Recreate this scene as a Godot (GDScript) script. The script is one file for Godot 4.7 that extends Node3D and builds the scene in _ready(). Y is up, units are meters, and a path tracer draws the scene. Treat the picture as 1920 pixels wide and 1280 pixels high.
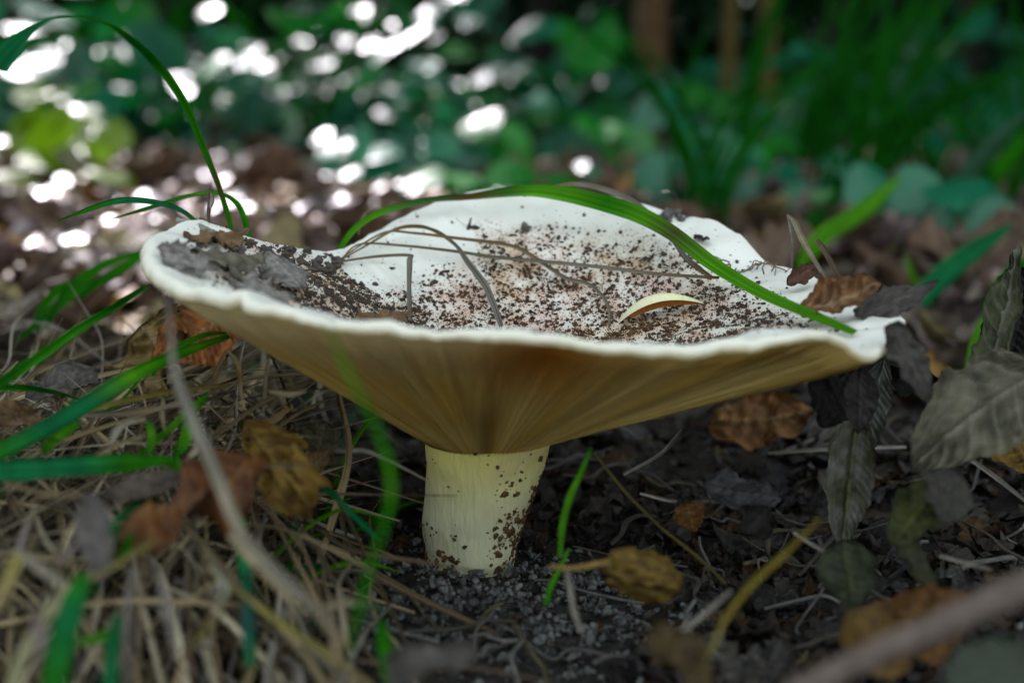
extends Node3D
# A large white funnel-shaped mushroom in a forest litter, seen from close to the ground.
# Units are metres. "sight" turns a direction of view (measured on a 1920 x 1280 frame) and a distance into a point of the place.

const K := 0.00041868
const PITCH := 0.191986
const EYE := Vector3(0, 0.1, 0)
const FWD := Vector3(0, -0.190809, -0.981627)
const UPV := Vector3(0, 0.981627, -0.190809)
var SUN := Vector3(-0.36, 0.6, -0.71).normalized()

var rng := RandomNumberGenerator.new()
var n1 := FastNoiseLite.new()
var n2 := FastNoiseLite.new()
var used := {}
var M := {}


class Mb:
	var v := PackedVector3Array()
	var n := PackedVector3Array()
	var c := PackedColorArray()
	var t := PackedVector2Array()
	var ix := PackedInt32Array()

	func grid(p: PackedVector3Array, col: PackedColorArray, nu: int, nv: int, wrap := false) -> void:
		var b := v.size()
		var nn := PackedVector3Array()
		nn.resize(nu * nv)
		nn.fill(Vector3.ZERO)
		for r in nu - 1:
			for k in nv - 1:
				var a := r * nv + k
				var fa := (p[a + nv + 1] - p[a]).cross(p[a + 1] - p[a])
				var fb := (p[a + nv] - p[a]).cross(p[a + nv + 1] - p[a])
				nn[a] += fa + fb
				nn[a + 1] += fa
				nn[a + nv + 1] += fa + fb
				nn[a + nv] += fb
				ix.append_array([b + a, b + a + 1, b + a + nv + 1, b + a, b + a + nv + 1, b + a + nv])
		if wrap:
			for r in nu:
				var s := nn[r * nv] + nn[r * nv + nv - 1]
				nn[r * nv] = s
				nn[r * nv + nv - 1] = s
		for i in nn.size():
			nn[i] = nn[i].normalized() if nn[i].length_squared() > 1e-24 else Vector3.UP
			t.append(Vector2(float(i % nv) / (nv - 1), float(i / nv) / (nu - 1)))
		v.append_array(p)
		n.append_array(nn)
		c.append_array(col)

	func mesh(mat: Material, origin := Vector3.ZERO) -> ArrayMesh:
		var a := []
		a.resize(Mesh.ARRAY_MAX)
		if origin != Vector3.ZERO:
			for i in v.size():
				v[i] -= origin
		a[Mesh.ARRAY_VERTEX] = v
		a[Mesh.ARRAY_NORMAL] = n
		a[Mesh.ARRAY_COLOR] = c
		a[Mesh.ARRAY_TEX_UV] = t
		a[Mesh.ARRAY_INDEX] = ix
		if v.size() != c.size() or v.size() != n.size() or v.size() != t.size(): print("SIZE ", v.size(), " ", c.size(), " ", n.size(), " ", t.size(), " ", ix[ix.size()-1])
		var m := ArrayMesh.new()
		m.add_surface_from_arrays(Mesh.PRIMITIVE_TRIANGLES, a)
		m.surface_set_material(0, mat)
		return m


func numbered(called: String) -> String:
	var k: int = used.get(called, -1) + 1
	used[called] = k
	return called if k == 0 else "%s_%03d" % [called, k]


func tag(o: Node, label := "", category := "", group := "", kind := "") -> Node:
	if label: o.set_meta("label", label)
	if category: o.set_meta("category", category)
	if group: o.set_meta("group", group)
	if kind: o.set_meta("kind", kind)
	return o


func thing(called: String, label: String, category: String, at := Vector3.ZERO, group := "") -> Node3D:
	var o := Node3D.new()
	o.name = numbered(called)
	add_child(o)
	o.position = at
	tag(o, label, category, group)
	return o


func piece(called: String, m: Mesh, parent: Node, at := Transform3D()) -> MeshInstance3D:
	var o := MeshInstance3D.new()
	o.name = called
	o.mesh = m
	parent.add_child(o, true)
	o.transform = at
	return o


func single(called: String, m: Mesh, label: String, category: String, at := Transform3D(), group := "", kind := "") -> MeshInstance3D:
	var o := MeshInstance3D.new()
	o.name = numbered(called)
	o.mesh = m
	add_child(o)
	o.transform = at
	tag(o, label, category, group, kind)
	return o


func many(called: String, m: Mesh, at: Array, cols: Array, parent: Node = null) -> MultiMeshInstance3D:
	var mm := MultiMesh.new()
	mm.transform_format = MultiMesh.TRANSFORM_3D
	mm.use_colors = true
	mm.mesh = m
	mm.instance_count = at.size()
	for i in at.size():
		mm.set_instance_transform(i, at[i])
		mm.set_instance_color(i, cols[i])
	var o := MultiMeshInstance3D.new()
	o.name = numbered(called) if parent == null else called
	o.multimesh = mm
	o.set_meta("kind", "stuff")
	if parent == null:
		add_child(o)
	else:
		parent.add_child(o, true)
	return o


func sight(x: float, y: float, d: float) -> Vector3:
	return EYE + Vector3((x - 960) * K * d, 0, 0) + UPV * ((640 - y) * K * d) + FWD * d


func hgt(x: float, z: float) -> float:
	var r := Vector2(x, z + 0.27).length()
	var f := smoothstep(0.0, 0.5, r)
	var h := n1.get_noise_2d(x * 2.0, z * 2.0) * 0.10 * smoothstep(0.8, 5.0, r)
	h += n1.get_noise_2d(x * 14 + 50, z * 14) * lerpf(0.005, 0.03, f) * smoothstep(0.0, 0.08, r)
	h += n1.get_noise_2d(x * 60, z * 60 + 90) * 0.004 * smoothstep(0.0, 0.05, r)
	h += 0.012 * exp(-pow(Vector2(x + 0.11, z + 0.27).length() / 0.07, 2.0))
	return h - 0.006


func ground(x: float, y: float, up := 0.0) -> Vector3:
	var d := (sight(x, y, 1.0) - EYE)
	var t := 0.12
	while t < 12.0:
		var p := EYE + d * t
		if p.y < hgt(p.x, p.z) + up:
			return p
		t *= 1.008
	return EYE + d * t


func mat(called: String, rough: float, o := {}) -> StandardMaterial3D:
	var m := StandardMaterial3D.new()
	m.resource_name = called
	m.vertex_color_use_as_albedo = true
	m.roughness = rough
	for k in o:
		m.set(k, o[k])
	M[called] = m
	return m


func noise_image(size: int, freq: float, octaves: int, seed_: int, lo: float, hi: float, stretch := Vector2.ONE) -> ImageTexture:
	var f := FastNoiseLite.new()
	f.seed = seed_
	f.frequency = freq
	f.fractal_octaves = octaves
	var im := Image.create(size, size, false, Image.FORMAT_RGB8)
	for y in size:
		for x in size:
			# blended across the seam so that it tiles
			var a := f.get_noise_2d(x * stretch.x, y * stretch.y)
			var b := f.get_noise_2d((x - size) * stretch.x, y * stretch.y)
			var c := f.get_noise_2d(x * stretch.x, (y - size) * stretch.y)
			var e := f.get_noise_2d((x - size) * stretch.x, (y - size) * stretch.y)
			var u := float(x) / size
			var w := float(y) / size
			var g := lerpf(lerpf(a, b, u), lerpf(c, e, u), w) * 1.6
			var q := clampf(lerpf(lo, hi, 0.5 + 0.5 * g), 0, 1)
			im.set_pixel(x, y, Color(q, q, q))
	return ImageTexture.create_from_image(im)


func materials() -> void:
	var fine := noise_image(256, 0.05, 5, 3, 0.0, 1.0)
	var mottle := noise_image(256, 0.02, 5, 8, 0.55, 1.0)
	var stripes := noise_image(128, 0.09, 3, 5, 0.55, 1.0, Vector2(1.0, 0.06))
	var back := func(c: Color, o := {}): return o.merged({"backlight_enabled": true, "backlight": c})
	var tri := {"uv1_triplanar": true, "uv1_world_triplanar": true}
	mat("soil", 0.95, {"albedo_texture": mottle, "heightmap_enabled": true, "heightmap_texture": fine, "heightmap_scale": 0.35, "uv1_scale": Vector3(16, 16, 16), "metallic_specular": 0.3}.merged(tri))
	mat("crumb", 0.95, {"metallic_specular": 0.25})
	mat("cap_skin", 0.55, {"heightmap_enabled": true, "heightmap_texture": fine, "heightmap_scale": 0.015, "uv1_scale": Vector3(60, 60, 60), "backlight_enabled": true, "backlight": Color(0.45, 0.42, 0.36)}.merged(tri))
	mat("gill_flesh", 0.7, back.call(Color(0.95, 0.85, 0.6)))
	mat("stem_skin", 0.75, {"heightmap_enabled": true, "heightmap_texture": fine, "heightmap_scale": 0.05, "uv1_scale": Vector3(50, 12, 50)}.merged(tri))
	mat("green_blade", 0.5, back.call(Color(0.7, 0.8, 0.4), {"metallic_specular": 0.13, "albedo_texture": stripes, "heightmap_enabled": true, "heightmap_texture": stripes, "heightmap_scale": 0.02}))
	mat("dry_blade", 0.8, back.call(Color(0.3, 0.27, 0.2), {"albedo_texture": stripes, "heightmap_enabled": true, "heightmap_texture": stripes, "heightmap_scale": 0.03, "metallic_specular": 0.2}))
	mat("dead_leaf", 0.6, back.call(Color(0.25, 0.22, 0.18), {"albedo_texture": mottle, "heightmap_enabled": true, "heightmap_texture": fine, "heightmap_scale": 0.02, "uv1_scale": Vector3(1, 1, 1), "metallic_specular": 0.28}))
	mat("green_leaf", 0.42, back.call(Color(0.6, 0.7, 0.4)))
	mat("gloss_leaf", 0.40, back.call(Color(0.6, 0.7, 0.4)))
	mat("sleek_leaf", 0.38, {"albedo_texture": mottle, "metallic_specular": 0.6})
	mat("bark", 0.9, {"albedo_texture": mottle, "heightmap_enabled": true, "heightmap_texture": fine, "heightmap_scale": 0.4, "uv1_scale": Vector3(9, 3, 9)}.merged(tri))
	mat("twig", 0.85, {"albedo_texture": mottle, "heightmap_enabled": true, "heightmap_texture": fine, "heightmap_scale": 0.04, "uv1_scale": Vector3(60, 60, 60)}.merged(tri))
	mat("canopy_leaf", 0.5, back.call(Color(0.5, 0.6, 0.3)))


# Where something stands, in words one can find in the photograph.
func where(p: Vector3) -> String:
	var d := (p - EYE).dot(FWD)
	var x := 960 + p.x / (K * d)
	var y := 640 - (p - EYE).dot(UPV) / (K * d)
	if d < 0.42:
		var near := ["at the lower left edge", "beside the brown curled leaf", "under the cap's left" if y < 900 else "left of the stem", "before the stem" if y > 1090 else "close round the stem", "right of the stem", "below the hanging grey leaves", "under the veined leaf"]
		var n := 0
		for v in [200, 420, 760, 1080, 1450, 1720]:
			n += 1 if x > v else 0
		return near[n]
	var side: String = ["at the left edge", "behind the arching blade", "left of the cap's peak", "behind the cap's peak", "behind the cap's right slope", "right of the cap", "at the right edge"][clampi(int(x / 275.0), 0, 6)]
	return side + (", close" if d < 0.9 else (", midway back" if d < 1.6 else (", far back" if d < 2.6 else ", at the rear")))


func shade_of(c: Color, f: float) -> Color:
	return Color(c.r * f, c.g * f, c.b * f)


func spline(p: Array, s: float) -> Vector3:
	var i := clampi(int(s), 0, p.size() - 2)
	return p[i].cubic_interpolate(p[i + 1], p[maxi(i - 1, 0)], p[mini(i + 2, p.size() - 1)], s - i)


func along(a: Array, s: float) -> Variant:
	# values at control points, read at s in 0..1
	var q := s * (a.size() - 1)
	var i := clampi(int(q), 0, a.size() - 2)
	if a[i] is Color:
		return a[i].lerp(a[i + 1], q - i)
	return lerpf(a[i], a[i + 1], q - i)


# A blade: a strip along a curve, folded along its midrib, with widths and colours along it.
func blade(mb: Mb, pts: Array, widths: Array, cols: Array, o := {}) -> void:
	var n: int = o.get("n", (pts.size() - 1) * 7 + 1)
	var face: Vector3 = o.get("face", Vector3(0, 0.5, 0.8)).normalized()
	var fold: float = o.get("fold", 0.22)
	var tw: Array = o.get("twist", [0.0, 0.0])
	var sd: float = o.get("seed", 0.0)
	var wob: float = o.get("wob", 0.1)
	var edge: float = o.get("edge", 0.85)
	const A := 9
	var p := PackedVector3Array()
	var c := PackedColorArray()
	for i in n:
		var s := float(i) / (n - 1)
		var q := s * (pts.size() - 1)
		var at := spline(pts, q)
		var tg := (spline(pts, minf(q + 0.05, pts.size() - 1.0)) - spline(pts, maxf(q - 0.05, 0.0))).normalized()
		var nr := (face - tg * face.dot(tg))
		if nr.length() < 0.05:
			nr = tg.cross(Vector3(1, 0.3, 0))
		nr = nr.normalized().rotated(tg, along(tw, s))
		var side := tg.cross(nr)
		var w: float = along(widths, s) * (1.0 + wob * n2.get_noise_2d(s * 90 + sd * 13, sd))
		var col: Color = along(cols, s)
		col = shade_of(col, 1.0 + 0.25 * n2.get_noise_2d(s * 160 + sd * 7, 40 + sd))
		for k in A:
			var u := (k - 4) / 4.0
			p.append(at + side * (u * w * 0.5) + nr * (fold * w * (absf(u) - 0.4)))
			var rib := 1.0 + 0.9 * n2.get_noise_2d(k * 37.0 + sd * 19.0, s * 12.0)
			c.append(shade_of(col, rib * (edge if k == 0 or k == 8 else (1.25 if k == 4 else 1.0))))
	mb.grid(p, c, n, A)


func tube(mb: Mb, pts: Array, radii: Array, cols: Array, o := {}) -> void:
	var n: int = o.get("n", (pts.size() - 1) * 6 + 1)
	var A: int = o.get("around", 8)
	var rough: float = o.get("rough", 0.15)
	var sd: float = o.get("seed", 0.0)
	var p := PackedVector3Array()
	var c := PackedColorArray()
	for i in range(-1, n + 1):
		var s := clampf(float(i) / (n - 1), 0, 1)
		var q := s * (pts.size() - 1)
		var at := spline(pts, q)
		var tg := (spline(pts, minf(q + 0.05, pts.size() - 1.0)) - spline(pts, maxf(q - 0.05, 0.0))).normalized()
		var sx := tg.cross(Vector3(0.31, 0.9, 0.24)).normalized()
		var sy := sx.cross(tg)
		var r: float = along(radii, s) if i >= 0 and i < n else 0.00001
		var col: Color = along(cols, s)
		for k in A + 1:
			var a := TAU * (k % A) / A
			var j := 1.0 + rough * n2.get_noise_3d(s * 130 + sd * 11, cos(a) * 22, sin(a) * 22)
			p.append(at + (sx * cos(a) + sy * sin(a)) * r * j)
			c.append(shade_of(col, 0.8 + 0.4 * (0.5 + 0.5 * n2.get_noise_3d(s * 200 + sd, cos(a) * 30, sin(a) * 30))))
	mb.grid(p, c, n + 2, A + 1, true)


# A lump: a ball pushed about by noise.
func lump(mb: Mb, at: Vector3, size: Vector3, amp: float, freq: float, sd: float, cols: Array, nu := 10, nv := 15) -> void:
	var p := PackedVector3Array()
	var c := PackedColorArray()
	for i in nu:
		var th := PI * i / (nu - 1)
		for k in nv:
			var a := TAU * (k % (nv - 1)) / (nv - 1)
			var d := Vector3(sin(th) * cos(a), cos(th), sin(th) * sin(a))
			var e := n2.get_noise_3d(d.x * freq * 20 + sd * 31, d.y * freq * 20, d.z * freq * 20)
			var e2 := n2.get_noise_3d(d.x * freq * 55 + sd * 17, d.y * freq * 55 + 9, d.z * freq * 55)
			p.append(at + d * size * (1.0 + amp * e + amp * 0.5 * e2))
			c.append(shade_of(cols[0].lerp(cols[1], clampf(0.5 + e2 * 0.9, 0, 1)), 1.0))
	mb.grid(p, c, nu, nv, true)


# A leaf of length L along +z from its stalk at the origin, its upper side towards +y.
# o: w half width, shape power, curl (along), roll (across), crumple, veins, vein, tooth, cols [blade, mottle, vein], nu, nv
func leaf(L: float, o := {}) -> Mb:
	var mb := Mb.new()
	var nu: int = o.get("nu", 22)
	var nv: int = o.get("nv", 13)
	var w0: float = o.get("w", 0.3) * L
	var curl: float = o.get("curl", 0.4)
	var curl2: float = o.get("curl2", 0.0)
	var roll: float = o.get("roll", 0.3)
	var roll2: float = o.get("roll2", roll)
	var cr: float = o.get("crumple", 0.03) * L
	var veins: float = o.get("veins", 7.0)
	var vein: float = o.get("vein", 0.006) * L
	var tooth: float = o.get("tooth", 0.05)
	var sd: float = o.get("seed", 0.0)
	var wide: float = o.get("wide", 0.8)
	var tear: float = o.get("tear", 0.0)
	var cols: Array = o.get("cols", [Color(0.2, 0.15, 0.1), Color(0.1, 0.08, 0.06), Color(0.3, 0.25, 0.2)])
	var p := PackedVector3Array()
	var c := PackedColorArray()
	var cy := 0.0
	var cz := 0.0
	var ang := 0.0
	for i in nu:
		var t := float(i) / (nu - 1)
		if i > 0:
			var k := (curl + curl2 * sin(t * TAU)) / (nu - 1)
			ang += k
			cy += sin(ang) * L / (nu - 1)
			cz += cos(ang) * L / (nu - 1)
		var w := w0 * pow(maxf(sin(PI * pow(t, wide)), 0.0), 0.75) + 0.004 * L
		var nrm := Vector3(0, cos(ang), -sin(ang))
		var rl := lerpf(roll, roll2, t)
		for j in nv:
			var u := 2.0 * j / (nv - 1) - 1.0
			var au := absf(u)
			var e := 1.0 + tooth * sin(t * 95.0 + sd) * smoothstep(0.8, 1.0, au) + tear * n2.get_noise_2d(t * 60 + sd * 50, signf(u) * 30 + sd) * au
			var half := rl * 0.5
			var x := u * w * e
			var y := 0.0
			if absf(half) > 0.01:
				x = w * e * sin(u * half) / half
				y = w * e * (1.0 - cos(u * half)) / half
			var ph := fposmod(t * veins - au * 1.3, 1.0)
			var ridge := exp(-pow((ph - 0.5) / 0.13, 2.0)) * (1.0 - au * 0.5) * smoothstep(0.0, 0.12, t)
			var mid := exp(-pow(u / 0.09, 2.0))
			y += vein * (ridge * 1.0 - 0.6 * sin(ph * PI) * (1 - mid)) + vein * 1.3 * mid
			y += cr * n2.get_noise_2d(x / L * 45 + sd * 20, t * 45 + sd) * (0.4 + au) + cr * 0.25 * n2.get_noise_2d(x / L * 130 + sd * 20, t * 130)
			p.append(Vector3(x, cy, cz) + nrm * y)
			var m := clampf(0.5 + 1.1 * n2.get_noise_2d(x / L * 80 + sd * 40, t * 80 + 7), 0, 1)
			c.append(cols[0].lerp(cols[1], m).lerp(cols[2], clampf(ridge * 0.6 + mid * 0.8, 0, 0.85)))
	mb.grid(p, c, nu, nv)
	return mb


func frame(at: Vector3, along_: Vector3, up: Vector3) -> Transform3D:
	var z := along_.normalized()
	var x := up.cross(z)
	if x.length() < 0.01:
		x = Vector3(1, 0, 0.1).cross(z)
	x = x.normalized()
	return Transform3D(Basis(x, z.cross(x), z), at)


func spun(r: RandomNumberGenerator) -> Basis:
	return Basis(Vector3(r.randfn(), r.randfn(), r.randfn()).normalized(), r.randf() * TAU)


func _ready() -> void:
	rng.seed = 11
	n1.seed = 4
	n1.frequency = 1.0
	n1.fractal_octaves = 3
	n2.seed = 21
	n2.frequency = 0.05
	n2.fractal_octaves = 3

	# camera
	var cam := Camera3D.new()
	cam.name = "camera"
	add_child(cam)
	cam.position = EYE
	cam.rotation.x = -PITCH
	var at := CameraAttributesPhysical.new()
	at.frustum_focal_length = 12.0 / tan(deg_to_rad(15.0))
	at.frustum_focus_distance = 0.290
	at.exposure_aperture = 9.2
	at.frustum_near = 0.02
	at.frustum_far = 200.0
	cam.attributes = at
	cam.fov = 30.0
	cam.near = 0.02
	cam.far = 200.0
	# sky, sun, exposure
	var sky := ProceduralSkyMaterial.new()
	sky.sky_top_color = Color(0.73, 0.765, 0.775)
	sky.sky_horizon_color = Color(0.88, 0.90, 0.89)
	sky.sky_curve = 0.15
	sky.ground_bottom_color = Color(0.08, 0.08, 0.06)
	sky.ground_horizon_color = Color(0.2, 0.2, 0.18)
	var env := Environment.new()
	env.background_mode = Environment.BG_SKY
	env.sky = Sky.new()
	env.sky.sky_material = sky
	env.background_energy_multiplier = 1.0
	env.tonemap_mode = Environment.TONE_MAPPER_LINEAR
	env.tonemap_exposure = 3.1
	env.sdfgi_enabled = true
	env.ssao_enabled = true
	env.ssil_enabled = true
	var we := WorldEnvironment.new()
	we.name = "environment"
	we.environment = env
	add_child(we)
	var sun := DirectionalLight3D.new()
	sun.name = "sun"
	sun.light_energy = 1.45
	sun.light_color = Color(1.0, 0.96, 0.99)
	sun.light_angular_distance = 0.5
	sun.shadow_enabled = true
	add_child(sun)
	sun.look_at_from_position(SUN * 10, Vector3.ZERO)

	materials()
	build_ground()
	build_canopy()
	build_mushroom()
	build_background()
	build_cap_litter()
	build_blades()
	build_leaves()
	build_floor()


# ------------------------------------------------------------------ ground and forest
func build_ground() -> void:
	var mb := Mb.new()
	const N := 260
	var p := PackedVector3Array()
	var c := PackedColorArray()
	for i in N:
		var a := 2.0 * i / (N - 1) - 1.0
		var z := -0.35 - sinh(a * 6.6) / sinh(6.6) * 30.0
		for k in N:
			var b := 2.0 * k / (N - 1) - 1.0
			var x := sinh(b * 6.6) / sinh(6.6) * 30.0
			p.append(Vector3(x, hgt(x, z), z))
			var q := 0.5 + 0.5 * n2.get_noise_2d(x * 300, z * 300)
			var ash := exp(-Vector2(x - FOOT.x - 0.004, z - FOOT.z - 0.026).length_squared() / 0.0009)   # the ashy soil at the foot
			c.append(Color(0.014, 0.012, 0.011).lerp(Color(0.040, 0.034, 0.030), q).lerp(Color(0.085, 0.09, 0.09), ash * (0.5 + 0.5 * q)))
	mb.grid(p, c, N, N)
	single("ground", mb.mesh(M.soil), "", "", Transform3D(), "", "structure")


# Where the crowns leave a way for the sun: g is the point of the forest floor the ray would meet.
var sun_spots: Array = []

func sun_reaches(g: Vector2) -> bool:
	for s in sun_spots:
		if absf(g.x - s.x) < s.z and absf(g.y - s.y) < s.z and Vector2(g.x - s.x, g.y - s.y).length() < s.z:
			return true
	if g.y > -0.62 or g.x > 0.9 or g.y < -9.0:
		return false
	var far := smoothstep(0.6, 3.0, -g.y)
	var v := n1.get_noise_2d(g.x * lerpf(2.6, 1.5, far) + 300, g.y * lerpf(2.6, 1.5, far))
	var need := -0.6 + 0.95 * smoothstep(-0.2 - 0.5 * far, 0.3, g.x)
	return v > need


func simple_leaf(w: float) -> ArrayMesh:
	var mb := Mb.new()
	var p := PackedVector3Array()
	var c := PackedColorArray()
	for i in 6:
		var t := i / 5.0
		var h := w * sin(PI * pow(t, 0.8)) + 0.01
		for u in [-1.0, 0.0, 1.0]:
			p.append(Vector3(u * h, absf(u) * h * 0.25 + 0.12 * sin(t * 2.6), t))
			c.append(Color(1, 1, 1))
	mb.grid(p, c, 6, 3)
	return mb.mesh(M.canopy_leaf)


func build_canopy() -> void:
	# crowns high over the scene; each leaf is left out where it would stand in one of the gaps that let the sun through
	var r := RandomNumberGenerator.new()
	r.seed = 5
	for s in highlights():
		var d: float = highlight_distance(s)
		var p := sight(s[0], s[1], d)
		var q := p - SUN * (p.y / SUN.y)
		sun_spots.append(Vector3(q.x, q.z, s[2] * K * d * 1.2 + 0.09))
	for e in gleams():
		var p := ground(e[0], e[1])
		sun_spots.append(Vector3(p.x, p.z, e[2] * K * (p - EYE).length() + (0.2 if e[2] > 28 else 0.1)))
	var lm := simple_leaf(0.36)
	var roots := []
	var crowns := []
	for t in trunks():
		var d: float = t[1]
		var b := sight(t[0], 240, d)
		b.y = hgt(b.x, b.z)
		roots.append(b)
		crowns.append([[], []])
	var n := 0
	while n < 78000:
		var q := Vector3(r.randf_range(-7.5, 5.5), 0, r.randf_range(-11.5, -1.0))
		q.y = r.randf_range(2.6, 4.6) + 0.5 * n1.get_noise_2d(q.x, q.z)
		if n > 64000:   # the crowns stand thickest between the sun and the near ground
			q = Vector3(r.randf_range(-1.1, 1.4), 0, r.randf_range(-1.0, 0.7)) + SUN * (q.y / SUN.y) + Vector3(0, q.y - q.y, 0)
		n += 1
		var g := q - SUN * (q.y / SUN.y)
		if sun_reaches(Vector2(g.x, g.z)):
			continue
		var near := 0
		for k in roots.size():
			if Vector2(roots[k].x - q.x, roots[k].z - q.z).length_squared() < Vector2(roots[near].x - q.x, roots[near].z - q.z).length_squared():
				near = k
		var s := r.randf_range(0.11, 0.18)
		crowns[near][0].append(Transform3D((Basis(Vector3.UP, r.randf() * TAU) * Basis(Vector3.RIGHT, r.randfn() * 0.5)).scaled(Vector3.ONE * s), q))
		crowns[near][1].append(Color(0.03, 0.085, 0.03).lerp(Color(0.07, 0.12, 0.03), r.randf()))
	for k in roots.size():
		var t: Array = trunks()[k]
		var b: Vector3 = roots[k]
		var o := thing("tree", t[4], "tree", b, "slim trees behind the clearing" if t[4] == "" else "")
		var mb := Mb.new()
		var w: float = t[2] * K * t[1] * 0.5
		tube(mb, [Vector3(0, -0.1, 0), Vector3(w * 0.2, 0.4, 0), Vector3(w * 0.6, 1.4, 0.05), Vector3(w * -0.5, 2.6, 0), Vector3(0.1, 3.9, -0.1)], [w * 1.3, w, w * 0.92, w * 0.75, w * 0.3], [t[3], t[3]], {"around": 14, "n": 40, "seed": k, "rough": 0.3})
		piece("trunk", mb.mesh(M.bark), o)
		for j in 4:
			var lb := Mb.new()
			var a := j * 1.7 + k
			var h := 2.2 + j * 0.4
			tube(lb, [Vector3(0, h, 0), Vector3(cos(a) * 0.5, h + 0.5, sin(a) * 0.5), Vector3(cos(a) * 1.3, h + 0.8, sin(a) * 1.2)], [w * 0.45, w * 0.3, w * 0.1], [t[3], t[3]], {"around": 6})
			piece("limb", lb.mesh(M.bark), o)
		var at := []
		for x in crowns[k][0]:
			at.append(Transform3D(x.basis, x.origin - b))
		if at.size():
			many("crown", lm, at, crowns[k][1], o)
	# bushes that close the little clearing all round, out of the way of the lens
	var places := []
	var tints := []
	for i in 110000:
		var a := r.randf() * TAU
		if i > 24000:
			a = PI + r.randf_range(-1.1, 1.1)
		var dir := Vector2(sin(a), cos(a))   # z+ is behind the camera
		if dir.y > 0.15:
			continue
		var rad := r.randf_range(1.5, 2.6)
		if dir.y < 0.0:
			rad = lerpf(rad, r.randf_range(7.0, 10.0), smoothstep(0.25, 0.75, -dir.y))
		var hmax := lerpf(1.1, 3.4, smoothstep(0.0, 0.6, -dir.y))
		var q := Vector3(dir.x * rad, hmax * pow(r.randf(), 1.6 if i > 24000 else 1.0), -0.3 + dir.y * rad)
		var g := q - SUN * (q.y / SUN.y)
		if q.z < -0.8 and q.y > 1.3 and sun_reaches(Vector2(g.x, g.z)):
			continue
		var s := r.randf_range(0.10, 0.17)
		places.append(Transform3D(spun(r).scaled(Vector3.ONE * s), q))
		tints.append(Color(0.012, 0.06, 0.03).lerp(Color(0.03, 0.08, 0.03), r.randf()))
	many("undergrowth", lm, places, tints)


# x in the frame, distance, apparent width, bark colour, label
func trunks() -> Array:
	var ol := Color(0.13, 0.10, 0.015)
	var br := Color(0.12, 0.065, 0.02)
	var dk := Color(0.02, 0.017, 0.014)
	return [
		[1215, 2.3, 54, br, "slim brown tree trunk in the dark right of the middle of the clearing"],
		[1362, 2.5, 27, ol, "thin olive sapling, left one of the close pair in the dark background"],
		[1432, 2.5, 33, ol, "thin olive sapling, right one of the close pair in the dark background"],
		[285, 2.9, 60, dk, "dark trunk behind the arch of the long green grass blade"],
		[700, 6.0, 40, dk, "dark far trunk behind the bright leaves at the top middle"],
		[1010, 6.5, 46, dk, "dark far trunk above the peak of the mushroom cap"],
		[1560, 6.0, 60, dk, "dark far trunk at the upper right behind the green leaves"],
		[1800, 5.0, 60, dk, "dark trunk at the upper right edge of the clearing"],
		[40, 5.0, 60, dk, "dark trunk at the upper left edge of the clearing"],
	]


# Leaves that catch the sun: x and y in the frame, half size
func highlights() -> Array:
	return [
		[58, 112, 52], [20, 165, 34], [50, 48, 34], [110, 85, 34], [135, 72, 26], [228, 62, 30], [262, 130, 48], [392, 122, 36], [462, 115, 52], [300, 215, 38], [338, 203, 34], [372, 188, 28], [405, 193, 34],
		[238, 230, 26], [385, 55, 25], [392, 18, 25], [618, 38, 46], [678, 60, 44], [712, 28, 36], [716, 92, 38], [760, 60, 46], [800, 28, 34], [788, 130, 27],
		[900, 37, 23], [962, 134, 30], [848, 255, 40], [890, 248, 30], [750, 318, 28], [1065, 325, 36], [1112, 320, 24], [1130, 262, 28], [1205, 268, 24], [1108, 85, 56], [1255, 150, 34], [1150, 158, 27],
		[505, 240, 23], [480, 268, 27], [440, 298, 25], [575, 318, 24], [620, 330, 27], [60, 300, 36], [30, 345, 50], [120, 360, 24],
	]


# Fallen leaves that gleam in a patch of sun: x, y, half size, tone
func gleams() -> Array:
	return [[40, 462, 60, 0], [110, 455, 62, 0], [150, 480, 34, 0], [165, 440, 30, 0], [85, 505, 40, 0], [45, 520, 30, 0], [120, 565, 36, 0], [60, 585, 30, 1], [25, 600, 26, 0], [180, 560, 22, 0], [200, 300, 40, 0], [265, 330, 44, 0], [330, 290, 40, 0], [390, 330, 44, 0], [450, 300, 36, 0],
		[300, 365, 40, 1], [530, 300, 40, 0], [480, 360, 40, 1], [560, 395, 36, 0], [520, 425, 34, 0], [600, 430, 40, 0], [640, 370, 30, 0], [90, 320, 50, 0], [20, 300, 50, 0], [150, 340, 40, 0], [60, 380, 40, 1], [215, 420, 36, 1], [700, 300, 30, 1], [560, 375, 26, 2], [445, 405, 40, 2], [60, 390, 34, 2], [10, 400, 44, 0]] + more_gleams()


func more_gleams() -> Array:
	var r := RandomNumberGenerator.new()
	r.seed = 8
	var out := []
	for k in 80:
		var x := r.randf_range(-60, 760)
		var y := 235.0 + 260.0 * r.randf()
		if x < 250 and r.randf() < 0.4:
			y += 110
		out.append([x, y, r.randf_range(18, 46), [0, 0, 0, 1][r.randi() % 4]])
	return out


func highlight_distance(s: Array) -> float:
	var k := fposmod(s[0] * 0.37 + s[1] * 0.73, 1.0)
	if s[1] > 215:
		return (ground(s[0], s[1]) - EYE).length() * 0.88
	return lerpf(1.7, 2.9, k)


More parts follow.
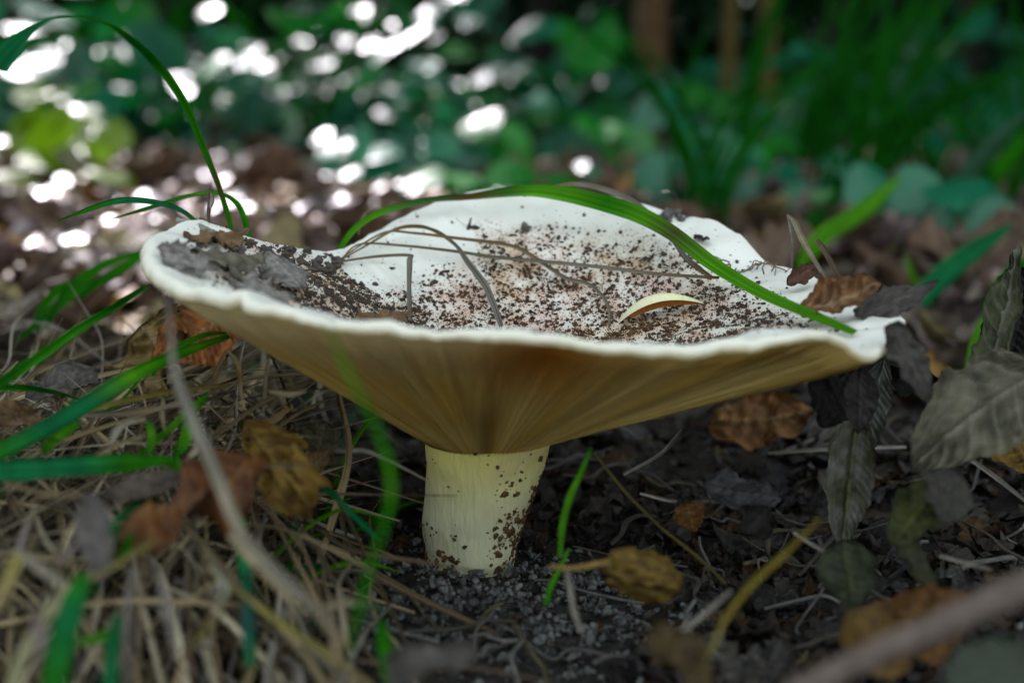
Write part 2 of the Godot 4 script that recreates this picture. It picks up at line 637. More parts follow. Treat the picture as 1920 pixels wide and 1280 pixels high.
func build_background() -> void:
	var r := RandomNumberGenerator.new()
	r.seed = 77
	# three leaf forms shared by all plants of the herb layer
	var forms := []
	for k in 3:
		forms.append(leaf(1.0, {"w": [0.46, 0.40, 0.34][k], "curl": -0.5, "roll": 0.25, "crumple": 0.02, "veins": 6.0, "vein": 0.012, "tooth": 0.04, "wide": [0.75, 0.8, 0.7][k], "nu": 13, "nv": 9, "seed": k, "cols": [Color(1, 1, 1), Color(0.8, 0.85, 0.9), Color(1.1, 1.15, 1.1)]}))
	var looks := []
	for q in [Color(0.004, 0.13, 0.065), Color(0.006, 0.15, 0.012), Color(0.012, 0.095, 0.055), Color(0.12, 0.20, 0.006)]:
		var m: StandardMaterial3D = M.gloss_leaf.duplicate()
		m.albedo_color = q.linear_to_srgb()
		var set_ := []
		for f in forms:
			set_.append(f.mesh(m))
		looks.append(set_)
	var stems := []
	for k in 3:
		var mb := Mb.new()
		tube(mb, [Vector3(0, -0.04, 0), Vector3(0.05, 0.4, 0.02), Vector3(-0.03, 0.8, 0.03), Vector3(0.0, 1.0, 0.0)], [0.022, 0.018, 0.014, 0.006], [Color(0.03, 0.07, 0.02), Color(0.03, 0.09, 0.02)], {"around": 6, "n": 10, "seed": k})
		stems.append(mb.mesh(M.twig))
	# plants whose leaves catch the sun
	for s in highlights():
		var d: float = highlight_distance(s)
		var p := sight(s[0], s[1], d)
		var px: float = s[2]
		var size: float = maxf(px * 1.25 - 9.0, 9.0) * K * d * 2.4
		var base := Vector3(p.x + r.randf_range(-0.03, 0.03), 0, p.z - 0.05)
		base.y = hgt(base.x, base.z)
		var o := thing("low_plant", "low plant with a sun-bright leaf " + where(p), "plant", base, "sunlit low plants behind the mushroom")
		var h := maxf(p.y - base.y, 0.03)
		piece("stem", stems[r.randi() % 3], o, Transform3D(Basis.from_scale(Vector3(0.3 * h + 0.05, h, 0.3 * h + 0.05)), Vector3.ZERO))
		var nrm := (SUN + (EYE - p).normalized() + Vector3(r.randfn(), r.randfn(), 0) * (0.28 if px < 27 else 0.08)).normalized()
		var dir := Vector3(r.randf_range(-1, 1), 0, r.randf_range(-0.6, 0.6))
		dir = (dir - nrm * dir.dot(nrm)).normalized()
		var look: int = [0, 0, 1, 0, 2][r.randi() % 5] if s[0] > 130 or s[1] < 170 else 3
		var t := frame(p - base - dir * size * 0.5, dir, nrm)
		piece("leaf", looks[look][r.randi() % 3], o, Transform3D(t.basis.scaled_local(Vector3.ONE * size), t.origin))
		for j in r.randi_range(2, 4):
			var a := r.randf() * TAU
			var e := Vector3(cos(a), r.randf_range(-0.35, 0.35), sin(a))
			var f := frame(Vector3(0, h * r.randf_range(0.45, 0.95), 0), e, Vector3.UP)
			piece("leaf", looks[look][r.randi() % 3], o, Transform3D(f.basis.scaled_local(Vector3.ONE * r.randf_range(0.03, 0.06)), f.origin))
	# the herb layer in the shade
	var seeds := []
	for k in 125:
		var x := r.randf_range(-80, 2000)
		if x > 900 and r.randf() < 0.35:
			x -= 900
		var y := 205.0 + 190.0 * pow(r.randf(), 1.5)
		if x > 1000 and r.randf() < 0.5:
			y = r.randf_range(230, 420)
		if x < 620 and y > 280:
			y = r.randf_range(203, 270)
		seeds.append(ground(x, y))
	for k in 18:   # hand-set ones of the right side
		var q: Array = [[1365, 230], [1470, 220], [1580, 260], [1650, 270], [1760, 260], [1290, 330], [1290, 420], [1840, 400], [1500, 300], [1700, 330], [1900, 230], [1420, 330], [1350, 375], [1520, 385], [1600, 440], [1680, 500], [1450, 400], [1780, 470]][k]
		seeds.append(ground(q[0], q[1]))
	for b: Vector3 in seeds:
		var dist: float = (b - EYE).length()
		var shady: bool = b.x > -0.1 * dist
		var look: int = [0, 0, 0, 1, 1, 2][r.randi() % 6]
		var o := thing("low_plant", "low plant with broad shaded %s leaves " % ["blue-green", "green", "dull green"][look] + where(b) if shady else "low plant with dappled %s leaves " % ["blue-green", "green", "dull green"][look] + where(b), "plant", b, "low plants of the herb layer")
		var h := r.randf_range(0.03, 0.10) * clampf(dist * 0.6, 0.6, 2.0)
		piece("stem", stems[r.randi() % 3], o, Transform3D(Basis.from_scale(Vector3(0.3 * h + 0.03, h, 0.3 * h + 0.03)), Vector3.ZERO))
		for j in r.randi_range(4, 8):
			var a := r.randf() * TAU
			var e := Vector3(cos(a), r.randf_range(-0.4, 0.5), sin(a))
			var f := frame(Vector3(cos(a) * 0.01, h * r.randf_range(0.3, 1.0), sin(a) * 0.01), e + Vector3(0, -0.4, 0.25), Vector3(r.randf_range(-0.4, 0.4), 0.6, r.randf_range(0.2, 1.2)))
			piece("leaf", looks[look][r.randi() % 3], o, Transform3D(f.basis.scaled_local(Vector3.ONE * r.randf_range(0.035, 0.08) * clampf(dist * 0.55, 0.55, 1.6)), f.origin))
	# taller herbs that close the view at the top, and lime-green ones in the sun at the left
	for k in 52:
		var x := r.randf_range(-40, 1180) if k < 43 else r.randf_range(1180, 1980)
		var d := r.randf_range(1.9, 3.6)
		var b := sight(x, 300, d)
		b.y = hgt(b.x, b.z)
		var lime: bool = x < 420 and k % 3 == 0
		if lime:
			b = sight(x * 0.6, 300, r.randf_range(1.2, 1.9))
			b.y = hgt(b.x, b.z)
		var o := thing("tall_herb", ("lime-green sunlit herb " if lime else "tall leafy herb of the undergrowth ") + where(b), "plant", b, "lime-green herbs" if lime else "tall herbs of the undergrowth")
		var h := r.randf_range(0.10, 0.34) * (0.4 if lime else 1.0)
		piece("stem", stems[r.randi() % 3], o, Transform3D(Basis.from_scale(Vector3(0.25 * h + 0.03, h, 0.25 * h + 0.03)), Vector3.ZERO))
		for j in r.randi_range(6, 11):
			var a := r.randf() * TAU
			var e := Vector3(cos(a), r.randf_range(-0.6, 0.4), sin(a))
			var f := frame(Vector3(cos(a) * 0.02, h * r.randf_range(0.2, 1.05), sin(a) * 0.02), e, Vector3(r.randf_range(-0.5, 0.5), 0.7, r.randf_range(-0.2, 1.0)))
			piece("leaf", looks[3 if lime else [0, 0, 1, 2][r.randi() % 4]][2 if r.randf() < 0.6 else r.randi() % 2], o, Transform3D(f.basis.scaled_local(Vector3(1, 1, 1) * r.randf_range(0.05, 0.13) * (0.6 if lime else 1.0)), f.origin))
	# grass tufts of the background
	var tall := []
	for k in 6:
		var mb := Mb.new()
		var bend := r.randf_range(0.15, 0.7)
		var pts := []
		for i in 6:
			var t := i / 5.0
			pts.append(Vector3(bend * t * t, t * (1.0 - 0.25 * bend * t), 0.05 * sin(t * 3.0)))
		blade(mb, pts, [0.02, 0.035, 0.04, 0.036, 0.025, 0.004], [Color(0.008, 0.11, 0.006), Color(0.01, 0.15, 0.01)], {"face": Vector3(-0.4, 0.3, 0.85), "n": 14})
		tall.append(mb.mesh(M.green_blade))
	for k in 32:
		var x := r.randf_range(1180, 1990) if k < 18 else r.randf_range(-40, 900)
		var b := ground(x, r.randf_range(245, 430) if k < 18 else r.randf_range(215, 300))
		var o := thing("grass_tuft", "tuft of long green grass blades " + where(b), "grass tuft", b, "grass tufts in the background")
		for j in r.randi_range(4, 8):
			var t := Transform3D(Basis(Vector3.UP, r.randf_range(-0.9, 0.9) + (PI if r.randf() < 0.25 else 0.0)).scaled(Vector3.ONE * r.randf_range(0.12, 0.3) * clampf(b.length() * 0.6, 0.6, 1.3)), Vector3(r.randfn() * 0.01, 0, r.randfn() * 0.01))
			piece("blade", tall[r.randi() % 6], o, t)
	# fallen leaves
	var dead := []
	var cols := [
		[Color(0.260, 0.169, 0.117), Color(0.130, 0.085, 0.065), Color(0.312, 0.221, 0.156)], [Color(0.312, 0.260, 0.221), Color(0.169, 0.143, 0.130), Color(0.364, 0.312, 0.260)],
		[Color(0.208, 0.117, 0.052), Color(0.091, 0.052, 0.033), Color(0.260, 0.156, 0.078)], [Color(0.299, 0.221, 0.221), Color(0.156, 0.111, 0.117), Color(0.364, 0.286, 0.260)],
		[Color(0.468, 0.260, 0.065), Color(0.286, 0.130, 0.026), Color(0.520, 0.325, 0.130)], [Color(0.390, 0.325, 0.156), Color(0.234, 0.182, 0.091), Color(0.442, 0.377, 0.208)],
	]
	for k in 12:
		dead.append(leaf(1.0, {"w": r.randf_range(0.28, 0.42), "curl": r.randf_range(-0.7, 1.2), "roll": r.randf_range(-1.2, 1.4), "crumple": 0.14, "veins": 7.0, "vein": 0.012, "tooth": 0.06, "tear": 0.2, "nu": 12, "nv": 9, "seed": k, "cols": cols[k % 6]}).mesh(M.dead_leaf))
	var words_ := ["brown", "grey-brown", "dark brown", "purplish grey", "orange-brown", "tan"]
	for k in 140:
		var x := r.randf_range(-60, 1980)
		var y := 225.0 + 330.0 * pow(r.randf(), 1.3)
		var b := ground(x, y, 0.004)
		var d := (b - EYE).length()
		if d < 0.45 or (absf(b.x) < 0.10 and b.z > -0.42):
			continue
		var v := r.randi() % 12
		if r.randf() < 0.6 and v % 6 > 3:
			v = v % 4
		var up := (Vector3.UP + Vector3(r.randfn(), 0, r.randfn()) * 0.3).normalized()
		var f := frame(b, Vector3(r.randf_range(-1, 1), 0, r.randf_range(-1, 1)), up)
		var side := "left of" if b.x < -0.07 * d / 0.4 else ("right of" if b.x > 0.07 * d / 0.4 else "behind")
		single("fallen_leaf", dead[v], "%s fallen leaf on the forest floor " % words_[v % 6] + where(b), "leaf", Transform3D(f.basis.scaled_local(Vector3.ONE * r.randf_range(0.035, 0.07) * clampf(d, 0.7, 1.4)), f.origin), "%s fallen leaves on the forest floor" % words_[v % 6])
	var tones := [[Color(0.36, 0.29, 0.33), Color(0.20, 0.15, 0.17), Color(0.42, 0.36, 0.38)], [Color(0.34, 0.17, 0.09), Color(0.2, 0.1, 0.06), Color(0.4, 0.25, 0.15)], [Color(0.5, 0.42, 0.02), Color(0.36, 0.24, 0.02), Color(0.5, 0.45, 0.06)]]
	var sleek := []
	for k in 9:
		sleek.append(leaf(1.0, {"w": r.randf_range(0.28, 0.4), "curl": r.randf_range(-0.4, 0.5), "roll": r.randf_range(-0.7, 0.7), "crumple": 0.09, "veins": 7.0, "vein": 0.012, "tooth": 0.05, "tear": 0.2, "nu": 14, "nv": 9, "seed": 60.0 + k, "cols": tones[k % 3]}).mesh(M.sleek_leaf))
	for e in gleams():
		var p := ground(e[0], e[1], 0.006)
		if (p - EYE).length() < 0.48:
			continue
		var nrm: Vector3 = (SUN + (EYE - p).normalized() + Vector3(r.randfn(), 0, r.randfn()) * (0.12 if e[2] > 30 else 0.3) + Vector3(0, 0.12, 0)).normalized()
		var dir := Vector3(r.randf_range(-1, 1), 0, r.randf_range(-0.7, 0.7))
		dir = (dir - nrm * dir.dot(nrm)).normalized()
		var size: float = e[2] * K * (p - EYE).length() * 2.0
		var f := frame(p - dir * size * 0.5, dir, nrm)
		single("fallen_leaf", sleek[e[3] + 3 * (r.randi() % 3)], ["sleek lilac-grey fallen leaf gleaming in the sun ", "russet fallen leaf in a patch of sun ", "yellow fallen leaf in a patch of sun "][e[3]] + where(p), "leaf", Transform3D(f.basis.scaled_local(Vector3.ONE * size), f.origin), ["gleaming lilac-grey fallen leaves", "sunlit russet fallen leaves", "sunlit yellow fallen leaves"][e[3]])
	# the rest of the litter further off, which nobody could count
	for v in 6:
		var at := []
		var tint := []
		for k in 1050:
			var d := 0.42 + 6.0 * pow(r.randf(), 1.7)
			var x := r.randf_range(-0.62, 0.62) * (d + 0.3)
			if d < 0.6 and x > -0.12 and x < 0.16:
				continue
			var q := Vector3(x, hgt(x, -d) + 0.002, -d)
			var up := (Vector3.UP + Vector3(r.randfn(), 0, r.randfn()) * 0.35).normalized()
			var f := frame(q, Vector3(r.randf_range(-1, 1), 0, r.randf_range(-1, 1)), up)
			at.append(Transform3D(f.basis.scaled_local(Vector3.ONE * r.randf_range(0.03, 0.06)), q))
			tint.append(shade_of(Color(1, 1, 1), r.randf_range(0.6, 1.1)))
		many("leaf_litter", dead[v], at, tint)


# ------------------------------------------------------------------ the mushroom
const HUB := Vector3(-0.004, 0.041, -0.272)
const FOOT := Vector3(-0.0065, 0.0, -0.2745)
var rim_r := PackedFloat32Array()
var rim_y := PackedFloat32Array()
const BINS := 720


func trace_rim() -> void:
	var px := [
		[850, 640, .208], [735, 636, .209], [620, 622, .212], [520, 600, .217], [440, 590, .222], [400, 578, .226], [330, 560, .231], [285, 535, .238], [258, 498, .248], [285, 462, .262], [340, 434, .276], [420, 447, .292], [520, 462, .306], [620, 470, .318],
		[690, 440, .332], [755, 405, .340], [840, 370, .347], [930, 352, .350], [1010, 352, .350], [1100, 362, .348], [1190, 377, .344], [1270, 402, .338], [1335, 412, .331], [1400, 450, .322], [1440, 495, .315], [1500, 508, .306], [1570, 545, .292],
		[1640, 588, .272], [1692, 602, .260], [1684, 640, .249], [1634, 678, .238], [1570, 642, .231], [1500, 641, .225], [1400, 666, .220], [1280, 674, .216], [1180, 668, .213], [1060, 654, .210], [950, 644, .208]]
	var q := []
	for e in px:
		q.append(sight(e[0], e[1], e[2]))
	q.append(q[0])
	q.append(q[1])
	rim_r.resize(BINS)
	rim_y.resize(BINS)
	rim_r.fill(-1.0)
	var n := px.size() * 60
	for i in n:
		var s := float(i) / 60
		var k := int(s)
		var p: Vector3 = q[k].cubic_interpolate(q[k + 1], q[(k - 1 + px.size()) % px.size()], q[(k + 2) % px.size()], s - k)
		var b := int((atan2(p.x - HUB.x, p.z - HUB.z) / TAU + 1.0) * BINS) % BINS
		var r := Vector2(p.x - HUB.x, p.z - HUB.z).length()
		if r > rim_r[b]:
			rim_r[b] = r
			rim_y[b] = p.y
	for b in BINS:
		if rim_r[b] < 0:
			var lo := b
			var hi := b
			while rim_r[(lo + BINS) % BINS] < 0: lo -= 1
			while rim_r[hi % BINS] < 0: hi += 1
			var f := float(b - lo) / (hi - lo)
			rim_r[b] = lerpf(rim_r[(lo + BINS) % BINS], rim_r[hi % BINS], f)
			rim_y[b] = lerpf(rim_y[(lo + BINS) % BINS], rim_y[hi % BINS], f)
	for pass_ in 2:
		var a := rim_r.duplicate()
		var y := rim_y.duplicate()
		for b in BINS:
			rim_r[b] = (a[b] + a[(b + 1) % BINS] + a[b - 1] + a[(b + 2) % BINS] + a[b - 2]) / 5
			rim_y[b] = (y[b] + y[(b + 1) % BINS] + y[b - 1] + y[(b + 2) % BINS] + y[b - 2]) / 5


# a is an angle about the hub (0 towards the camera, growing to the right): Vector4(radius of the lip's centre, its height, lip radius, 0)
func lip(a: float) -> Vector4:
	var q := fposmod(a / TAU, 1.0) * BINS
	var b := int(q) % BINS
	var f := q - int(q)
	var r := lerpf(rim_r[b], rim_r[(b + 1) % BINS], f)
	var y := lerpf(rim_y[b], rim_y[(b + 1) % BINS], f)
	var left := clampf(-sin(a), 0, 1)
	var front := cos(a)
	var rho := 0.0011 + 0.0016 * pow(left, 4.0) * smoothstep(-0.7, 0.0, front)
	rho *= 1.0 + 0.35 * n2.get_noise_2d(a * 60, 3) + 0.1 * n2.get_noise_2d(a * 260, 30)
	for e in [[-0.703, 0.022, 0.0013], [0.62, 0.05, 0.0007], [-0.25, 0.035, 0.0006], [1.25, 0.03, 0.0009], [-1.2, 0.05, 0.0008]]:   # nicks in the margin
		var w: float = exp(-pow((wrapf(a, -PI, PI) - e[0]) / e[1], 2.0)) * e[2]
		r -= w
		y += w * 0.6
	return Vector4(r - rho + 0.0007 * n2.get_noise_2d(a * 330, 60), y + rho * clampf(front * 1.4, -1, 1) * 0.9 + 0.0004 * n2.get_noise_2d(a * 280, 90), rho, 0)


func cap_top(a: float, s: float, l := Vector4.ZERO) -> Vector3:
	if l == Vector4.ZERO:
		l = lip(a)
	var f := s * s * (2.25 - 1.25 * s)
	var r := l.x * s
	var x := HUB.x + sin(a) * r
	var z := HUB.z + cos(a) * r
	var y := HUB.y + (l.y + l.z - HUB.y) * f
	y += s * smoothstep(0, 0.4, s) * (1 - smoothstep(0.9, 1.0, s)) * (0.0020 * n2.get_noise_2d(x * 900, z * 900) + 0.0003 * n2.get_noise_2d(x * 4000, z * 4000))
	return Vector3(x, y, z)


func cap_height(x: float, z: float) -> float:
	var a := atan2(x - HUB.x, z - HUB.z)
	var l := lip(a)
	var s := Vector2(x - HUB.x, z - HUB.z).length() / l.x
	return cap_top(a, s, l).y if s <= 1.0 else -1.0


# the point of the cap's upper side seen in that direction, raised by up
func on_cap(x: float, y: float, up := 0.0) -> Vector3:
	var d := sight(x, y, 1.0) - EYE
	var t := 0.235
	while t < 0.40:
		var p := EYE + d * t
		if p.z < -0.245 or absf(p.x) > 0.045:
			var h := cap_height(p.x, p.z)
			if h > -0.5 and p.y < h + up:
				return p
		t += 0.0004
	return EYE + d * 0.335


func build_mushroom() -> void:
	trace_rim()
	var o := thing("mushroom", "large white funnel-shaped mushroom with a soil-strewn cap and pale stem", "mushroom", FOOT)
	const A := 361
	# cap: upper side and rounded lip in one skin
	var mb := Mb.new()
	var p := PackedVector3Array()
	var c := PackedColorArray()
	var rows := 0
	var white := Color(0.76, 0.79, 0.76)
	var lips := []
	for k in A:
		lips.append(lip(TAU * (k % (A - 1)) / (A - 1)))
	for i in 41:
		var s := pow(i / 40.0, 0.85)
		for k in A:
			var a := TAU * (k % (A - 1)) / (A - 1)
			var q := cap_top(a, s, lips[k])
			p.append(q)
			var st := pow(soil_share(a, s, q), 0.6) * clampf(0.8 + 0.9 * n2.get_noise_2d(q.x * 1500, q.z * 1500 + 60), 0, 1)
			var pink := clampf(0.5 + 1.5 * n2.get_noise_2d(q.x * 700 + 90, q.z * 700), 0, 1)
			c.append(white.lerp(Color(0.47, 0.32, 0.20).lerp(Color(0.58, 0.40, 0.35), pink), clampf(st * 1.1, 0, 0.92)))
		rows += 1
	for i in range(1, 11):
		var e := PI / 2 - i / 10.0 * deg_to_rad(165)
		for k in A:
			var a := TAU * (k % (A - 1)) / (A - 1)
			var l: Vector4 = lips[k]
			var r := l.x + l.z * cos(e)
			p.append(Vector3(HUB.x + sin(a) * r, l.y + l.z * sin(e), HUB.z + cos(a) * r))
			c.append(white.lerp(Color(0.66, 0.60, 0.42), 0.25 + smoothstep(2, 8, i) * 0.6).lerp(Color(0.7, 0.54, 0.2), smoothstep(5, 10, i) * 0.8))
		rows += 1
	mb.grid(p, c, rows, A, true)
	piece("cap", mb.mesh(M.cap_skin, FOOT), o)
	# flesh under the cap and the gills that hang from it
	mb = Mb.new()
	p = PackedVector3Array()
	c = PackedColorArray()
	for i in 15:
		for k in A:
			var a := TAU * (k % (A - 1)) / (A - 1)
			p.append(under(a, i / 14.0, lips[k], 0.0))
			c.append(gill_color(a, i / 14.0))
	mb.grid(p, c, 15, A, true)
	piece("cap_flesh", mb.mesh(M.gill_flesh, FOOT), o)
	mb = Mb.new()
	const G := 400
	for g in G:
		var a := TAU * (g + 0.3 * n2.get_noise_1d(g * 40)) / G
		var l := lip(a)
		var stop: float = [1.0, 0.45, 0.8, 0.3][g % 4]
		p = PackedVector3Array()
		c = PackedColorArray()
		for i in 12:
			var t := stop * i / 11.0
			var dep := 0.0008 * smoothstep(0.0, 0.10, t) * (1.0 - 0.45 * t) * (1.0 if stop == 1.0 else 1.0 - smoothstep(stop - 0.12, stop, t))
			var wv := 0.0022 * n2.get_noise_2d(t * 60, g * 9.0)
			var th := 0.16 / G * TAU
			p.append(under(a - th, t, l, -0.0002))
			p.append(under(a + wv, t, l, dep))
			p.append(under(a + th, t, l, -0.0002))
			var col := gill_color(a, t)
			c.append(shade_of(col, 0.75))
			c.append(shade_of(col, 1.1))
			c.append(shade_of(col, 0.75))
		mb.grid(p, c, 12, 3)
	tag(piece("gills", mb.mesh(M.gill_flesh, FOOT), o), "", "", "", "stuff")
	# stem
	mb = Mb.new()
	p = PackedVector3Array()
	c = PackedColorArray()
	for i in 26:
		var t := i / 25.0
		for k in 49:
			var a := TAU * (k % 48) / 48
			p.append(stem_at(a, t))
			var w := n2.get_noise_3d(sin(a) * 12, t * 60, cos(a) * 12)
			var col := Color(0.46, 0.47, 0.32).lerp(Color(0.48, 0.44, 0.13), smoothstep(0.45, 0.95, t))
			c.append(shade_of(col.lerp(Color(0.45, 0.36, 0.22), clampf(w * 1.2 - 0.15, 0, 0.6)), 1.0))
	mb.grid(p, c, 26, 49, true)
	piece("stem", mb.mesh(M.stem_skin, FOOT), o)
	# soil that sticks to the stem, thicker to the right and below
	var r := RandomNumberGenerator.new()
	r.seed = 31
	var bits := crumb_meshes()
	var at := []
	var col_ := []
	while at.size() < 1400:
		var a := r.randf_range(-1.9, 2.6)
		var t := r.randf()
		var dense := 0.03 + 1.2 * smoothstep(0.1, 1.2, a) * (1 - smoothstep(0.35, 1.0, t)) + 0.4 * (1 - smoothstep(0.1, 0.6, t))
		dense *= clampf(0.45 + 1.6 * n2.get_noise_2d(a * 22, t * 70), 0.02, 1.0)
		if r.randf() > dense:
			continue
		var q := stem_at(a, t)
		var s := 0.00018 + 0.0007 * pow(r.randf(), 3.0)
		var nr := Vector3(sin(a), 0, cos(a))
		at.append(Transform3D(frame(Vector3.ZERO, nr.cross(Vector3.UP).rotated(nr, r.randf() * TAU), nr).basis.scaled_local(Vector3(s, s * 0.45, s * r.randf_range(0.8, 1.6))), q - FOOT))
		col_.append(Color(0.035, 0.022, 0.012).lerp(Color(0.12, 0.07, 0.025), r.randf()))
	many("soil_specks", bits[0], at, col_, o)


func stem_at(a: float, t: float) -> Vector3:
	# t from just under the ground to inside the cap
	var y := lerpf(-0.013, 0.0285, t)
	var r := 0.0112 + 0.0010 * smoothstep(0.3, 0.7, t) + 0.0026 * smoothstep(0.5, 1.0, t) - 0.0014 * (1 - smoothstep(0.1, 0.45, t))
	r *= 1.0 + 0.10 * n2.get_noise_3d(sin(a) * 9, y * 1100, cos(a) * 9) + 0.05 * n2.get_noise_2d(a * 8, 70)
	return FOOT + Vector3(-0.0030 + 0.0042 * smoothstep(0.25, 1.0, t) + sin(a) * r, y, cos(a) * r)


func under(a: float, t: float, l: Vector4, drop: float) -> Vector3:
	var r0 := l.x + l.z * 0.2
	var y0 := l.y - l.z * 0.93
	var rs := 0.0140
	var from := Vector3(HUB.x + sin(a) * r0, y0, HUB.z + cos(a) * r0)
	var to := Vector3(FOOT.x + 0.0010 + sin(a) * rs, 0.0250, FOOT.z + cos(a) * rs)
	var q := from.lerp(to, t)
	q.y += 0.0002 * sin(PI * t) - drop
	# a shallow fold in the front of the funnel
	q.y += 0.0014 * exp(-pow((wrapf(a, -PI, PI) - 0.12) / 0.09, 2.0)) * sin(PI * pow(t, 0.7))
	return q


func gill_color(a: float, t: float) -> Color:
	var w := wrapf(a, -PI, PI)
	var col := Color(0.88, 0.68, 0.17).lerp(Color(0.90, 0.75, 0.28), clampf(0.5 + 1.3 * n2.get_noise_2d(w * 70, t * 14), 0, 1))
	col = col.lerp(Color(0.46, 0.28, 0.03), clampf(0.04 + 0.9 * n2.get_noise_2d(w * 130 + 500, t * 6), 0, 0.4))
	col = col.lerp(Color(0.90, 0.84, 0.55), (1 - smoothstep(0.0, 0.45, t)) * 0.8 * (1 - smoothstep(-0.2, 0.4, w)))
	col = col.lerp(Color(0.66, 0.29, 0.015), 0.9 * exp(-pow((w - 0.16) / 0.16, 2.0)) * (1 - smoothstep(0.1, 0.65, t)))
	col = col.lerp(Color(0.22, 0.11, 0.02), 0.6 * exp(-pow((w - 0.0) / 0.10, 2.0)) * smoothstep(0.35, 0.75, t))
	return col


func crumb_meshes() -> Array:
	var out := []
	for k in 3:
		var mb := Mb.new()
		lump(mb, Vector3.ZERO, Vector3(1, [0.8, 0.5, 0.9][k], [1.0, 1.5, 0.8][k]), 0.8, 1.2, k + 0.5, [Color(0.7, 0.7, 0.7), Color(1.2, 1.2, 1.2)], 5, 7)
		out.append(mb.mesh(M.crumb))
	return out


# ------------------------------------------------------------------ what lies on the cap
func soil_share(a: float, s: float, q: Vector3) -> float:
	var back := clampf(-cos(a), 0, 1)
	var left := smoothstep(0.35, 0.85, -sin(a))
	var right := smoothstep(0.3, 0.8, sin(a))
	var edge := lerpf(0.84, 0.97, left * (1.0 - smoothstep(0.0, 0.7, cos(a)) * 0.45))
	edge = lerpf(edge, 0.90, right)
	if sin(a) < -0.1 and sin(a) > -0.75 and back > 0.5:
		edge = 0.70
	var f := 1 - smoothstep(edge - 0.28, edge, s)
	var nz := n2.get_noise_2d(q.x * 2600 + 40, q.z * 2600)
	return clampf(f * (0.68 + 0.9 * nz) + 0.010, 0.008, 1)


